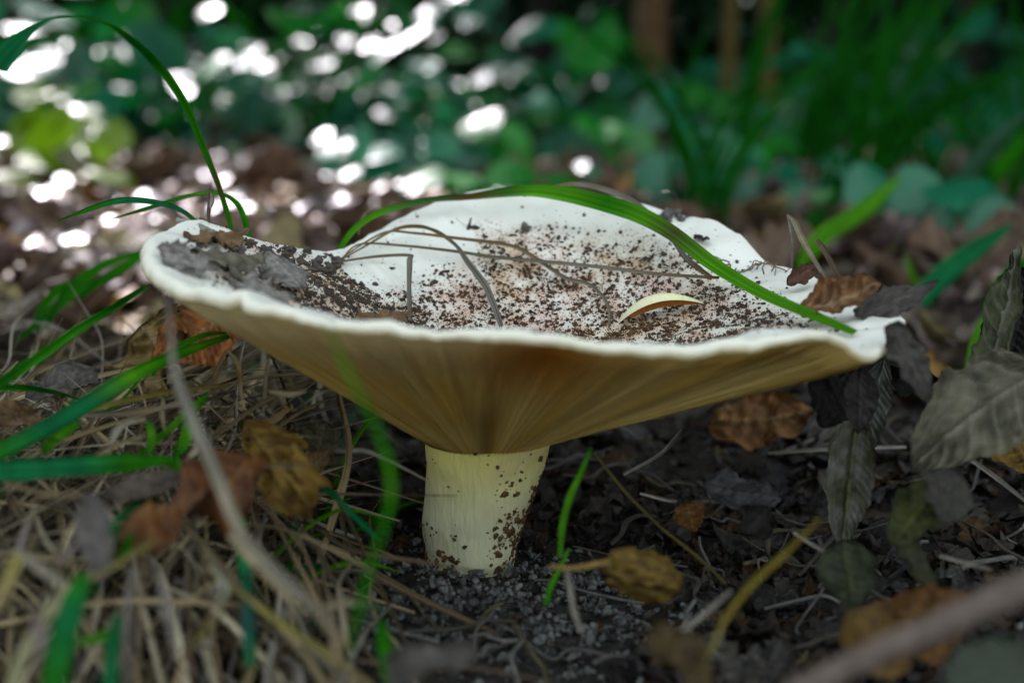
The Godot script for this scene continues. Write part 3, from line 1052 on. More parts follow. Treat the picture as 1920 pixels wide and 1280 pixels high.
func build_cap_litter() -> void:
	var r := RandomNumberGenerator.new()
	r.seed = 3
	var bits := crumb_meshes()
	var at := [[], [], []]
	var tint := [[], [], []]
	var n := 0
	while n < 46000:
		var a := r.randf() * TAU
		var s := sqrt(r.randf()) * 0.98
		var q := cap_top(a, s)
		if r.randf() > soil_share(a, s, q):
			continue
		n += 1
		var big := pow(r.randf(), 9.0)
		var z := 0.00007 + 0.00011 * r.randf() + 0.0005 * big
		var k := r.randi() % 3
		at[k].append(Transform3D(spun(r).scaled(Vector3.ONE * z), q + Vector3(0, z * 0.3, 0)))
		var grey := maxf(smoothstep(0.4, 0.8, s), smoothstep(0.2, 0.8, -sin(a)))
		tint[k].append(Color(0.14, 0.075, 0.035).lerp(Color(0.03, 0.022, 0.016), r.randf()).lerp(Color(0.055, 0.05, 0.046), grey * r.randf_range(0.3, 1.0)))
	for k in 3:
		many("soil_crumbs", bits[k], at[k], tint[k])
	# larger lumps of soil, most of them along the left crest and under the long green blade
	var lumps := []
	for k in 6:
		var mb := Mb.new()
		lump(mb, Vector3.ZERO, Vector3(1, 0.75, r.randf_range(0.8, 1.4)), 0.9, 1.0, k + 3.0, [Color(0.030, 0.026, 0.024), Color(0.12, 0.105, 0.095)], 9, 13)
		lumps.append(mb.mesh(M.crumb))
	for k in 80:
		var px: float
		var py: float
		if k < 46:
			px = r.randf_range(420, 650)
			py = 452 + (px - 420) * 0.13 + r.randf_range(-8, 34)
		elif k < 62:
			px = r.randf_range(1150, 1440)
			py = r.randf_range(470, 540)
		else:
			px = r.randf_range(300, 1400)
			py = lerpf(500, 600, r.randf())
		var s := r.randf_range(0.0004, 0.0011) * (1.2 if k < 46 else 0.6)
		var q := on_cap(px, py, s * 0.3)
		single("soil_lump", lumps[k % 6], "small dark lump of soil on the left crest of the cap" if k < 46 else ("small dark lump of soil on the right half of the cap" if k < 62 else "small dark lump of soil strewn in the hollow of the cap"), "soil lump", Transform3D(spun(r).scaled(Vector3.ONE * s), q), ["soil lumps on the left crest", "soil lumps on the right half", "soil lumps in the hollow"][0 if k < 46 else (1 if k < 62 else 2)])
	var mb: Mb
	# grey pebble and bark chips
	var q := on_cap(985, 433)
	mb = Mb.new()
	lump(mb, Vector3(0, 0.0005, 0), Vector3(0.0012, 0.0015, 0.0012), 0.8, 0.9, 9.0, [Color(0.05, 0.05, 0.045), Color(0.16, 0.15, 0.13)], 12, 17)
	single("soil_crumb", mb.mesh(M.crumb), "single grey round crumb standing alone on the white back of the cap", "soil crumb", Transform3D(Basis(), q))
	q = on_cap(882, 428)
	var chip := thing("bark_chip", "small dark splinter with a hair-thin rootlet on the white back of the cap", "bark chip", q)
	mb = Mb.new()
	tube(mb, [Vector3(-0.0009, -0.0008, 0), Vector3(-0.0003, 0.0008, 0.0003), Vector3(0.0001, 0.0027, 0)], [0.0005, 0.0004, 0.00015], [Color(0.06, 0.045, 0.04), Color(0.04, 0.03, 0.028)], {"rough": 0.5})
	piece("splinter", mb.mesh(M.twig), chip)
	mb = Mb.new()
	lump(mb, Vector3(0.0012, 0.0003, 0.0003), Vector3(0.0013, 0.0005, 0.0008), 0.9, 1.0, 4.0, [Color(0.03, 0.025, 0.022), Color(0.08, 0.07, 0.06)])
	piece("crumb", mb.mesh(M.crumb), chip)
	mb = Mb.new()
	tube(mb, [Vector3(-0.0005, 0.0004, 0), Vector3(-0.002, 0.0012, 0), Vector3(-0.0034, 0.0022, 0), Vector3(-0.0036, 0.003, 0)], [0.00007, 0.00006, 0.00005], [Color(0.06, 0.05, 0.04), Color(0.06, 0.05, 0.04)], {"around": 5})
	piece("rootlet", mb.mesh(M.twig), chip)
	# heap of soil on the right crest with a fine hair bearing a seed
	q = on_cap(1252, 412)
	var heap := thing("soil_heap", "grey crumbly heap of soil on the right crest of the cap", "soil", q)
	mb = Mb.new()
	for k in 34:
		var e := Vector3(r.randfn() * 0.0026, 0, r.randfn() * 0.0012)
		e.y = cap_height(q.x + e.x, q.z + e.z) - q.y
		if e.y < -0.02: continue
		e.y += maxf(0.0, 0.0030 - absf(e.x) * 0.7) * r.randf()
		lump(mb, e, Vector3(1, 0.8, 1) * r.randf_range(0.0005, 0.0012), 0.8, 1.0, k * 1.3, [Color(0.045, 0.042, 0.042), Color(0.16, 0.15, 0.15)], 7, 9)
	piece("crumbs", mb.mesh(M.crumb), heap)
	mb = Mb.new()
	tube(mb, [Vector3(0.0026, 0.002, 0), Vector3(0.0028, 0.0045, 0), Vector3(0.0016, 0.0068, 0), Vector3(-0.0001, 0.0074, 0)], [0.00009, 0.00007, 0.00006], [Color(0.2, 0.17, 0.13), Color(0.12, 0.1, 0.08)], {"around": 5})
	piece("hair", mb.mesh(M.twig), heap)
	mb = Mb.new()
	lump(mb, Vector3(-0.0008, 0.0073, 0), Vector3(0.0014, 0.0005, 0.0006), 0.3, 0.6, 2.0, [Color(0.03, 0.03, 0.03), Color(0.3, 0.28, 0.25)])
	piece("seed", mb.mesh(M.crumb), heap)
	# dark flake leaning on the right part
	q = on_cap(1325, 462, 0.001)
	var fl := leaf(0.0072, {"w": 0.22, "curl": 0.6, "roll": 1.2, "crumple": 0.12, "tear": 0.4, "seed": 4.0, "cols": [Color(0.06, 0.05, 0.048), Color(0.03, 0.026, 0.025), Color(0.12, 0.1, 0.1)]})
	single("leaf_flake", fl.mesh(M.dead_leaf), "dark curled flake on the white right slope of the cap beside the long blade", "leaf flake", frame(on_cap(1303, 440, 0.0012), on_cap(1345, 478, 0.001) - on_cap(1303, 440, 0.0012), Vector3(0.2, 0.6, 0.7)))
	# pale seed husk, a shallow boat lying on its rim
	q = on_cap(1240, 592, 0.0)
	var husk := thing("seed_husk", "pale yellow-green half husk with orange inside in the hollow of the cap", "seed husk", q)
	var hx := on_cap(1325, 572, 0.001) - on_cap(1160, 612, 0.0005)
	var hl := hx.length()
	for side in 2:
		mb = Mb.new()
		var p := PackedVector3Array()
		var c := PackedColorArray()
		for i in 25:
			var t := i / 24.0
			var w := 0.0031 * pow(maxf(sin(PI * pow(t, 0.85)), 0), 0.7) - side * 0.00015
			for k in 13:
				var a := lerpf(-0.35, 2.35, k / 12.0)
				p.append(Vector3(cos(a) * w * 0.9, sin(a) * w * 1.15 + 0.0018 * sin(PI * t), (t - 0.5) * hl))
				c.append((Color(0.62, 0.60, 0.42).lerp(Color(0.45, 0.40, 0.42), smoothstep(0.45, 0.0, k / 12.0)).lerp(Color(0.66, 0.68, 0.40), smoothstep(0.3, 0.8, t)) if side == 0 else Color(0.45, 0.17, 0.03)))
		mb.grid(p, c, 25, 13)
		piece(["shell", "lining"][side], mb.mesh(M.stem_skin), husk, frame(Vector3(0, 0.0002, 0), hx, Vector3(0, 1, 0.25)))
	# leaf scraps on the left lobe: x, y of both ends, half width, colour, turn
	var grey := [Color(0.34, 0.32, 0.31), Color(0.13, 0.12, 0.115), Color(0.42, 0.40, 0.39)]
	var olive := [Color(0.23, 0.215, 0.165), Color(0.12, 0.115, 0.085), Color(0.30, 0.28, 0.22)]
	var tan_ := [Color(0.27, 0.17, 0.09), Color(0.16, 0.095, 0.05), Color(0.3, 0.2, 0.12)]
	var scraps := [
		[292, 466, 400, 520, 0.34, grey, "pale grey torn leaf scrap at the left tip of the cap"],
		[360, 472, 480, 500, 0.28, olive, "olive-grey torn leaf scrap in the middle of the left lobe"],
		[430, 520, 540, 575, 0.34, grey, "grey torn leaf scrap near the left front lip of the cap"],
		[500, 472, 560, 545, 0.36, grey, "grey pointed leaf scrap standing on the left lobe of the cap"],
		[345, 441, 462, 448, 0.16, tan_, "tan strip of leaf along the left crest of the cap"],
		[660, 600, 760, 606, 0.22, tan_, "brown sliver of leaf in the front of the hollow"],
	]
	var k := 0
	for e in scraps:
		k += 1
		var lift := 0.0012 if k != 4 else 0.0025
		var p0 := on_cap(e[0], e[1], lift)
		var p1 := on_cap(e[2], e[3], lift)
		if (p1 - p0).length() > 0.05:
			p1 = p0 + (p1 - p0).normalized() * 0.015
		var m := leaf((p1 - p0).length() * 1.05, {"w": e[4], "curl": 0.25, "roll": [0.6, -0.9, 0.8, -1.2, -0.4, 0.8][k - 1], "crumple": 0.09, "tear": 1.1, "tooth": 0.12, "veins": 5.0, "vein": 0.015, "seed": k * 1.7, "cols": e[5], "nu": 26, "nv": 15})
		single("leaf_scrap", m.mesh(M.dead_leaf), e[6], "leaf scrap", frame(p0, p1 - p0, Vector3(0.1, 1, 0.35)))
	# twig on the left crest, upright rootlet behind it
	mb = Mb.new()
	var ta := on_cap(398, 438, 0.001)
	tube(mb, [ta, sight(365, 424, 0.276), sight(330, 412, 0.274)], [0.0010, 0.0009, 0.0006], [Color(0.3, 0.29, 0.28), Color(0.38, 0.37, 0.35)], {"rough": 0.4, "around": 10})
	single("twig", mb.mesh(M.twig, ta), "short pale grey twig jutting over the left crest of the cap", "twig", Transform3D(Basis(), ta))
	var rb := sight(398, 440, 0.288)
	var root := thing("rootlet", "brown rootlet standing upright on the left crest of the cap", "rootlet", rb)
	mb = Mb.new()
	tube(mb, [Vector3.ZERO, sight(391, 410, 0.288) - rb, sight(392, 385, 0.288) - rb, sight(391, 354, 0.288) - rb], [0.0005, 0.0004, 0.0005, 0.00012], [Color(0.12, 0.06, 0.04), Color(0.08, 0.055, 0.04)], {"rough": 0.5})
	piece("stalk", mb.mesh(M.twig), root)
	mb = Mb.new()
	tube(mb, [sight(392, 392, 0.288) - rb, sight(397, 378, 0.288) - rb, sight(395, 362, 0.288) - rb], [0.0004, 0.0005, 0.0002], [Color(0.3, 0.28, 0.27), Color(0.2, 0.19, 0.18)])
	piece("side_shoot", mb.mesh(M.twig), root)
	mb = Mb.new()
	for e in [[380, 425, 5.0], [398, 430, 6.0], [410, 434, 5.0], [424, 440, 4.0], [378, 412, 4.0]]:
		lump(mb, sight(e[0], e[1], 0.288) - rb, Vector3(1.3, 0.9, 1) * e[2] * K * 0.288, 0.9, 1.0, e[0], [Color(0.06, 0.04, 0.03), Color(0.14, 0.09, 0.07)], 8, 11)
	piece("root_clump", mb.mesh(M.crumb), root)
	# curly rootlets on the right
	mb = Mb.new()
	for i in 9:
		var px := 1335.0 + i * 14
		var b0 := on_cap(px, 508 + r.randf_range(-6, 6), 0.0006)
		var pts := [b0]
		for j in 5:
			pts.append(b0 + Vector3(0.0011 * j + r.randfn() * 0.0008, 0.0012 * sin(j * 1.1 + i) + 0.0010 + r.randfn() * 0.0003, r.randfn() * 0.001))
		tube(mb, pts, [0.00022, 0.00018, 0.0001], [Color(0.20, 0.15, 0.09), Color(0.26, 0.2, 0.13)], {"around": 5, "n": 20})
	single("rootlet_tangle", mb.mesh(M.twig), "tangle of fine tan rootlets on the right of the cap above the long blade", "rootlets")
	# brown leaf pieces at the right crest
	var red := [Color(0.15, 0.07, 0.045), Color(0.08, 0.04, 0.03), Color(0.2, 0.11, 0.08)]
	var m1 := leaf(0.0095, {"w": 0.26, "curl": 0.5, "roll": 1.6, "crumple": 0.12, "tear": 0.4, "seed": 11.0, "cols": red})
	single("leaf_scrap", m1.mesh(M.dead_leaf), "dark red-brown leaf scrap with a pale rim at the right back edge of the cap", "leaf scrap", frame(sight(1478, 532, 0.290), sight(1548, 488, 0.297) - sight(1478, 532, 0.290), Vector3(0.2, 0.5, 0.8)))
	var rust := [Color(0.22, 0.10, 0.035), Color(0.10, 0.045, 0.02), Color(0.36, 0.25, 0.16)]
	m1 = leaf(0.0175, {"w": 0.30, "curl": 0.9, "curl2": 0.9, "roll": 1.8, "crumple": 0.16, "tear": 0.3, "seed": 6.0, "cols": rust, "nu": 30, "nv": 17})
	single("curled_leaf", m1.mesh(M.dead_leaf), "crumpled rust-brown leaf lying on the right edge of the cap", "leaf", frame(sight(1498, 574, 0.262), sight(1645, 592, 0.262) - sight(1498, 574, 0.262), Vector3(0.1, 0.75, 0.6)))
	m1 = leaf(0.017, {"w": 0.2, "curl": -0.4, "roll": 1.2, "crumple": 0.12, "tear": 0.5, "seed": 16.0, "cols": [Color(0.07, 0.066, 0.06), Color(0.035, 0.03, 0.028), Color(0.09, 0.085, 0.08)], "nu": 26, "nv": 15})
	single("leaf_scrap", m1.mesh(M.dead_leaf), "grey leaf scrap hanging over the right tip of the cap", "leaf scrap", frame(sight(1668, 604, 0.242), sight(1735, 720, 0.236) - sight(1668, 604, 0.242), Vector3(-0.1, 0.5, 0.85)))
	m1 = leaf(0.022, {"w": 0.16, "curl": 0.4, "roll": 1.0, "crumple": 0.12, "tear": 0.5, "seed": 19.0, "cols": [Color(0.09, 0.083, 0.078), Color(0.045, 0.04, 0.037), Color(0.11, 0.1, 0.095)], "nu": 26, "nv": 15})
	single("leaf_scrap", m1.mesh(M.dead_leaf), "narrow grey leaf scrap rising behind the right tip of the cap", "leaf scrap", frame(sight(1600, 596, 0.258), sight(1736, 552, 0.268) - sight(1600, 596, 0.258), Vector3(0, 0.6, 0.8)))


# ------------------------------------------------------------------ grass
func line(px: Array, d0: float, d1: float) -> Array:
	var out := []
	for i in px.size():
		var d: float = px[i][2] if px[i].size() > 2 else lerpf(d0, d1, float(i) / (px.size() - 1))
		out.append(sight(px[i][0], px[i][1], d))
	return out


func grow(called: String, label: String, cat: String, pts: Array, widths: Array, cols: Array, m: String, o := {}) -> void:
	# widths are in frame pixels at the blade's own distance
	var w := []
	for i in widths.size():
		var p: Vector3 = spline(pts, float(i) / maxi(widths.size() - 1, 1) * (pts.size() - 1))
		w.append(widths[i] * float(o.get("k", 0.9 if m == "dry_blade" else 1.25)) * K * (p - EYE).dot(FWD))
	var mb := Mb.new()
	blade(mb, pts, w, cols, o)
	single(called, mb.mesh(M[m], pts[0]), label, cat, Transform3D(Basis(), pts[0]), o.get("group", ""))


func build_blades() -> void:
	var g := Color(0.022, 0.19, 0.005)
	var gt := Color(0.010, 0.17, 0.06)
	var gd := Color(0.004, 0.085, 0.005)
	var gb := Color(0.085, 0.32, 0.012)
	var brn := Color(0.10, 0.05, 0.015)
	var dry := Color(0.26, 0.20, 0.115)
	var dgr := Color(0.24, 0.225, 0.19)
	var yel := Color(0.26, 0.24, 0.06)
	var GB := "grass_stalk"
	# the long blade across the cap
	var pts := line([[628, 480, .325], [662, 432, .33], [705, 402, .332], [765, 383, .333], [820, 373, .334], [880, 369, .334], [945, 361, .332], [1000, 358, .33], [1065, 366, .326], [1135, 383, .321], [1200, 405, .315], [1262, 440, .306], [1330, 492, .292], [1385, 527, .281], [1450, 561, .270], [1525, 592, .258], [1604, 624, .249]], 0, 0)
	grow(GB, "long green grass blade with brown stains arching across the cap's back", "grass blade", pts, [9, 11, 11, 12, 10, 11, 18, 22, 27, 30, 31, 30, 28, 26, 24, 20, 12], [g, gb, gb, Color(0.06, 0.16, 0.04), Color(0.05, 0.13, 0.04), brn, Color(0.06, 0.17, 0.03), gb, gb, g, gb, Color(0.09, 0.12, 0.03), gb, gb, gb, gb, gb], "green_blade", {"face": Vector3(0.1, 0.5, 0.85), "fold": 0.14, "n": 90, "k": 1.2, "seed": 1.0})
	grow(GB, "tall green grass blade arching over the upper left corner", "grass blade", line([[436, 445, .285], [428, 408, .285], [408, 345, .284], [384, 285, .282], [350, 205, .279], [318, 152, .275], [280, 108, .27], [240, 72, .264], [198, 45, .258], [150, 32, .250], [100, 34, .242], [60, 55, .234], [25, 88, .226], [-10, 130, .218]], 0, 0), [8, 8, 9, 10, 13, 15, 17, 17, 13, 11, 12, 22, 32, 38], [g, g, Color(0.06, 0.07, 0.015), g, g, g, gd, gd, g, g, gt, gt, gt, gt], "green_blade", {"face": Vector3(0.2, 0.35, 0.9), "fold": 0.15, "n": 80, "k": 1.15, "twist": [0, 0, 0, 0.2, 0.4, 0.5, 0.2, -0.3]})
	grow(GB, "slender green blade arching low behind the cap, its tip far left", "grass blade", line([[372, 420], [345, 398], [310, 384], [262, 376], [215, 378], [165, 393], [108, 414]], .30, .29), [6, 7, 8, 10, 11, 9, 1], [g, gt, gt, gt, g, g], "green_blade", {"seed": 3.0})
	grow(GB, "slender green blade springing in a hoop behind the left lobe of the cap", "grass blade", line([[467, 455], [458, 410], [444, 382], [420, 366], [385, 362], [330, 374], [275, 391], [205, 412]], .305, .32), [8, 9, 8, 6, 6, 8, 7, 1], [g, g, g, gb, g, g], "green_blade", {"seed": 4.0})
	grow(GB, "broad dark green blade leaning from the left tip of the cap to the left edge", "grass blade", line([[275, 538], [225, 572], [150, 618], [70, 675], [-20, 735]], .262, .225), [9, 17, 21, 23, 26], [g, gd, g, g, gd], "green_blade", {"fold": 0.3, "seed": 5.0, "face": Vector3(0.1, 0.9, 0.3)})
	grow(GB, "broad bright green blade running from under the cap to the lower left edge", "grass blade", line([[432, 630], [380, 648], [320, 672], [250, 706], [170, 755], [90, 803], [-20, 860]], .262, .222), [9, 18, 24, 30, 32, 33, 34], [g, gb, g, gb, gt, gt, g], "green_blade", {"fold": 0.2, "seed": 6.0, "face": Vector3(0.15, 0.8, 0.55)})
	grow(GB, "short green blade beside the broad bright one under the left of the cap", "grass blade", line([[424, 624], [385, 628], [345, 645], [310, 668], [285, 706]], .262, .25), [5, 9, 11, 10, 4], [g, gb, g], "green_blade", {"seed": 7.0})
	grow(GB, "green blade lying low at the left edge under the broad blades", "grass blade", line([[-20, 732], [50, 730], [105, 738], [160, 752]], .25, .27), [24, 26, 22, 4], [g, gd, g], "green_blade", {"seed": 8.0, "face": Vector3(0, 1, 0.4)})
	grow(GB, "wide blue-green blade lying flat from the left edge above the brown leaf", "grass blade", line([[-20, 888], [60, 882], [150, 876], [240, 870], [335, 862]], .215, .225), [40, 40, 36, 32, 8], [gt, gt, gt, g, g], "green_blade", {"seed": 9.0, "face": Vector3(0, 0.75, 0.6)})
	grow(GB, "dark green blade half hidden behind the brown curled leaf at the left", "grass blade", line([[330, 870], [285, 925], [235, 985], [195, 1045], [180, 1110]], .225, .205), [12, 26, 36, 34, 10], [g, gd, gt, gd], "green_blade", {"seed": 10.0, "fold": 0.3})
	for e in [[[[390, 735], [350, 775], [300, 820], [262, 852]], 11, "straight young green blade in the dry grass left of the stem", .25], [[[392, 738], [355, 792], [325, 848]], 7, "thin young green blade behind the straight one in the dry grass", .252], [[[350, 782], [352, 812], [340, 850]], 20, "short broad green blade in the dry grass left of the stem", .247], [[[275, 785], [285, 815], [280, 852]], 13, "short green tuft blade in the dry grass near the left edge", .243],
			[[[150, 790], [110, 820], [80, 850]], 22, "dull green blade stub in the dry grass at the far left", .24], [[[330, 845], [335, 870], [336, 905]], 6, "upright hair-thin green blade above the wide blue-green one", .235]]:
		grow(GB, e[2], "grass blade", line(e[0], e[3], e[3] - 0.012), [2, e[1], e[1], e[1] * 0.5], [g, gb, g], "green_blade", {"seed": e[1]})
	grow(GB, "yellow-green grass stalk lying across the dry grass at the left", "grass blade", line([[-20, 840], [80, 800], [190, 762], [320, 735], [430, 722]], .235, .258), [9, 9, 9, 8, 4], [Color(0.13, 0.2, 0.03), yel, Color(0.3, 0.2, 0.06)], "green_blade", {"seed": 12.0})
	grow(GB, "thin pale green stalk crossing under the yellow-green one", "grass blade", line([[-20, 860], [60, 815], [130, 782], [210, 765], [275, 695]], .235, .258), [6, 7, 6, 6, 5], [yel, g, g], "green_blade", {"seed": 13.0})
	# soft blades in front
	grow(GB, "blurred green blade hanging in front of the left of the stem", "grass blade", line([[612, 600], [635, 660], [672, 735], [705, 800], [728, 870], [733, 930], [715, 1000], [690, 1080], [668, 1170], [655, 1230]], .158, .160), [4, 10, 14, 16, 18, 17, 16, 15, 15, 12], [gb, gb, g, g, gb, g, g, g, gd], "green_blade", {"fold": 0.12, "seed": 14.0, "k": 0.85})
	grow(GB, "slender bright green blade curving in front of the right side of the stem", "grass blade", line([[1108, 840], [1090, 885], [1068, 935], [1055, 985], [1050, 1045]], .236, .236), [4, 9, 11, 10, 7], [g, gb, gb, gb], "green_blade", {"seed": 15.0})
	grow(GB, "short bright green shoot from the same foot right of the stem", "grass blade", line([[1068, 1028], [1050, 1065], [1035, 1095], [1022, 1135]], .236, .228), [3, 8, 9, 7], [gb, gb, g], "green_blade", {"seed": 16.0})
	grow(GB, "thin blue-green blade bent down to the ground left of the stem", "grass blade", line([[520, 893], [575, 903], [622, 925], [665, 968], [712, 1015]], .245, .232), [5, 8, 9, 9, 5], [gt, gt, gt], "green_blade", {"seed": 17.0})
	grow(GB, "upright blue-green blade in the near dry grass left of the middle", "grass blade", line([[448, 970], [458, 1040], [464, 1110], [466, 1180], [470, 1250]], .198, .186), [14, 20, 20, 18, 14], [g, gt, Color(0.03, 0.10, 0.09), gt], "green_blade", {"seed": 18.0})
	grow(GB, "green blade at the bottom edge left of the middle", "grass blade", line([[712, 1160], [722, 1210], [735, 1300]], .19, .18), [12, 22, 22], [gd, g, g], "green_blade", {"seed": 19.0})
	grow(GB, "wide blurred green blade in the lower left corner under the bent straw", "grass blade", line([[158, 1075], [140, 1130], [118, 1200], [100, 1300]], .178, .165), [20, 38, 40, 40], [g, gt, g], "green_blade", {"seed": 20.0})
	grow(GB, "blurred blue-green blade at the bottom edge beside the lower left corner", "grass blade", line([[222, 1150], [212, 1210], [205, 1300]], .18, .165), [14, 22, 24], [gt, gt], "green_blade", {"seed": 21.0})
	grow(GB, "small green blade tip leaning over the near dry grass", "grass blade", line([[238, 1172], [190, 1195], [140, 1205]], .182, .18), [20, 18, 6], [g, gb], "green_blade", {"seed": 22.0})
	grow(GB, "blurred green blade before the brown curled leaf", "grass blade", line([[248, 1000], [232, 1035], [205, 1070]], .19, .19), [8, 16, 14], [g, g], "green_blade", {"seed": 23.0})
	# blurred tussock left behind
	var k := 0
	for e in [[[85, 615], [128, 545], [190, 500], [270, 468]], [[30, 640], [90, 590], [150, 545], [240, 505]], [[75, 625], [75, 590], [110, 545], [175, 520]], [[150, 560], [200, 520], [250, 490], [300, 440]], [[-20, 655], [15, 640], [40, 628]]]:
		k += 1
		grow(GB, "blurred green blade of the tussock left behind the cap", "grass blade", line(e, .40, .44), [5, 16, 17, 6], [gd, g, g], "green_blade", {"seed": 30.0 + k, "group": "blades of the tussock left behind the cap"})
	# grass of the right background
	for e in [[[1935, 205], [1870, 262], [1800, 340], [1740, 400], [1690, 470], .85, 26, Color(0.035, 0.10, 0.06)], [[1940, 240], [1890, 300], [1840, 360], [1800, 420], [1780, 480], 1.0, 34, g], [[1690, 330], [1640, 380], [1600, 410], [1545, 445], [1500, 500], .62, 30, gb], [[1900, 420], [1830, 470], [1780, 510], [1730, 560], [1700, 600], .55, 34, gt], [[1900, 560], [1860, 590], [1835, 630], [1820, 700], [1815, 760], .42, 16, gb],
			[[1480, 440], [1440, 470], [1420, 500], [1405, 540], [1400, 580], .7, 22, gd], [[1700, 480], [1715, 530], [1722, 560], [1725, 590], [1726, 610], .6, 14, gb], [[1930, 480], [1890, 520], [1870, 570], [1860, 600], [1850, 640], .5, 26, g], [[1930, 120], [1850, 160], [1760, 200], [1700, 260], [1660, 330], 1.3, 36, gd], [[1600, 330], [1560, 380], [1520, 420], [1490, 480], [1470, 520], .8, 20, gd]]:
		k += 1
		grow(GB, "blurred green grass blade slanting in the background right of the cap", "grass blade", line(e.slice(0, 5), e[5], e[5]), [4, e[6], e[6] * 1.1, e[6], e[6] * 0.5], [e[7], e[7]], "green_blade", {"seed": 30.0 + k, "group": "slanting blades right behind the cap", "face": Vector3(-0.3, 0.6, 0.7)})
	# dry blades on the cap
	var DB := "dry_stalk"
	grow(DB, "dry grass blade rising over the left of the hollow and hanging down twisted into it", "dry grass blade", [on_cap(640, 486, .001), on_cap(684, 462, .002), on_cap(741, 430, .005), on_cap(785, 424, .006), on_cap(820, 434, .006), on_cap(855, 460, .006), on_cap(876, 490, .006), on_cap(908, 533, .005), on_cap(923, 566, .004), on_cap(940, 612, .003)], [4, 5, 7, 9, 10, 8, 12, 15, 15, 10], [dry, dry, Color(0.26, 0.18, 0.08), dgr, dgr, dgr], "dry_blade", {"twist": [0, 0, 1.2, 0.2, 0, 0], "n": 60})
	grow(DB, "long tan grass stalk lying across the middle of the cap and dipping at its end", "dry grass blade", [on_cap(642, 482, .001), on_cap(718, 437, .004), on_cap(775, 437, .005), on_cap(858, 447, .006), on_cap(932, 456, .006), on_cap(975, 467, .005), on_cap(1020, 495, .004), on_cap(1062, 522, .003), on_cap(1104, 533, .003), on_cap(1133, 560, .003), on_cap(1143, 585, .002), on_cap(1142, 614, .001)], [3, 5, 6, 8, 8, 9, 9, 9, 9, 8, 7, 5], [dry, Color(0.25, 0.17, 0.09), dry, dgr, Color(0.3, 0.25, 0.18)], "dry_blade", {"n": 60, "seed": 2.0})
	grow(DB, "straight olive-tan grass stalk lying across the cap from left to right", "dry grass blade", [on_cap(640, 488, .001), on_cap(674, 458, .003), on_cap(760, 461, .004), on_cap(858, 472, .004), on_cap(916, 481, .004), on_cap(1002, 489, .005), on_cap(1089, 497, .006), on_cap(1161, 505, .007), on_cap(1233, 514, .008), on_cap(1349, 521, .008)], [3, 5, 6, 7, 8, 8, 9, 9, 9, 7], [dry, Color(0.22, 0.19, 0.09), Color(0.2, 0.19, 0.14), dgr, dry], "dry_blade", {"n": 50, "seed": 3.0})
	grow(DB, "short dry blade bent at a right angle left of the hollow", "dry grass blade", [on_cap(630, 492, .0012), on_cap(707, 481, .002), on_cap(766, 479, .005), on_cap(768, 490, .006), on_cap(767, 540, .004), on_cap(769, 600, .001)], [4, 7, 8, 13, 10, 9], [dry, dry, dgr, dgr, dgr], "dry_blade", {"n": 40, "seed": 4.0})
	grow(DB, "grey dry blade arching behind the long green one over the right of the cap", "dry grass blade", line([[1030, 351, .338], [1078, 345, .338], [1127, 354, .335], [1177, 374, .33], [1212, 397, .325], [1245, 428, .317], [1268, 458, .310], [1286, 484, .305], [1310, 504, .30], [1334, 520, .296]], 0, 0), [4, 10, 13, 14, 13, 12, 12, 13, 14, 8], [dry, dgr, dgr, dgr, dry], "dry_blade", {"n": 50, "seed": 5.0})
	grow(DB, "short curl of dry blade at the left foot of the long green one", "dry grass blade", line([[672, 440], [676, 415], [690, 396], [716, 390]], .335, .335), [4, 8, 6, 2], [dgr, dry], "dry_blade", {"seed": 6.0})
	# broad dry blades that stand out of the matted grass at the left
	var pale := Color(0.36, 0.31, 0.2)
	var mauve := Color(0.22, 0.18, 0.18)
	var umber := Color(0.17, 0.10, 0.04)
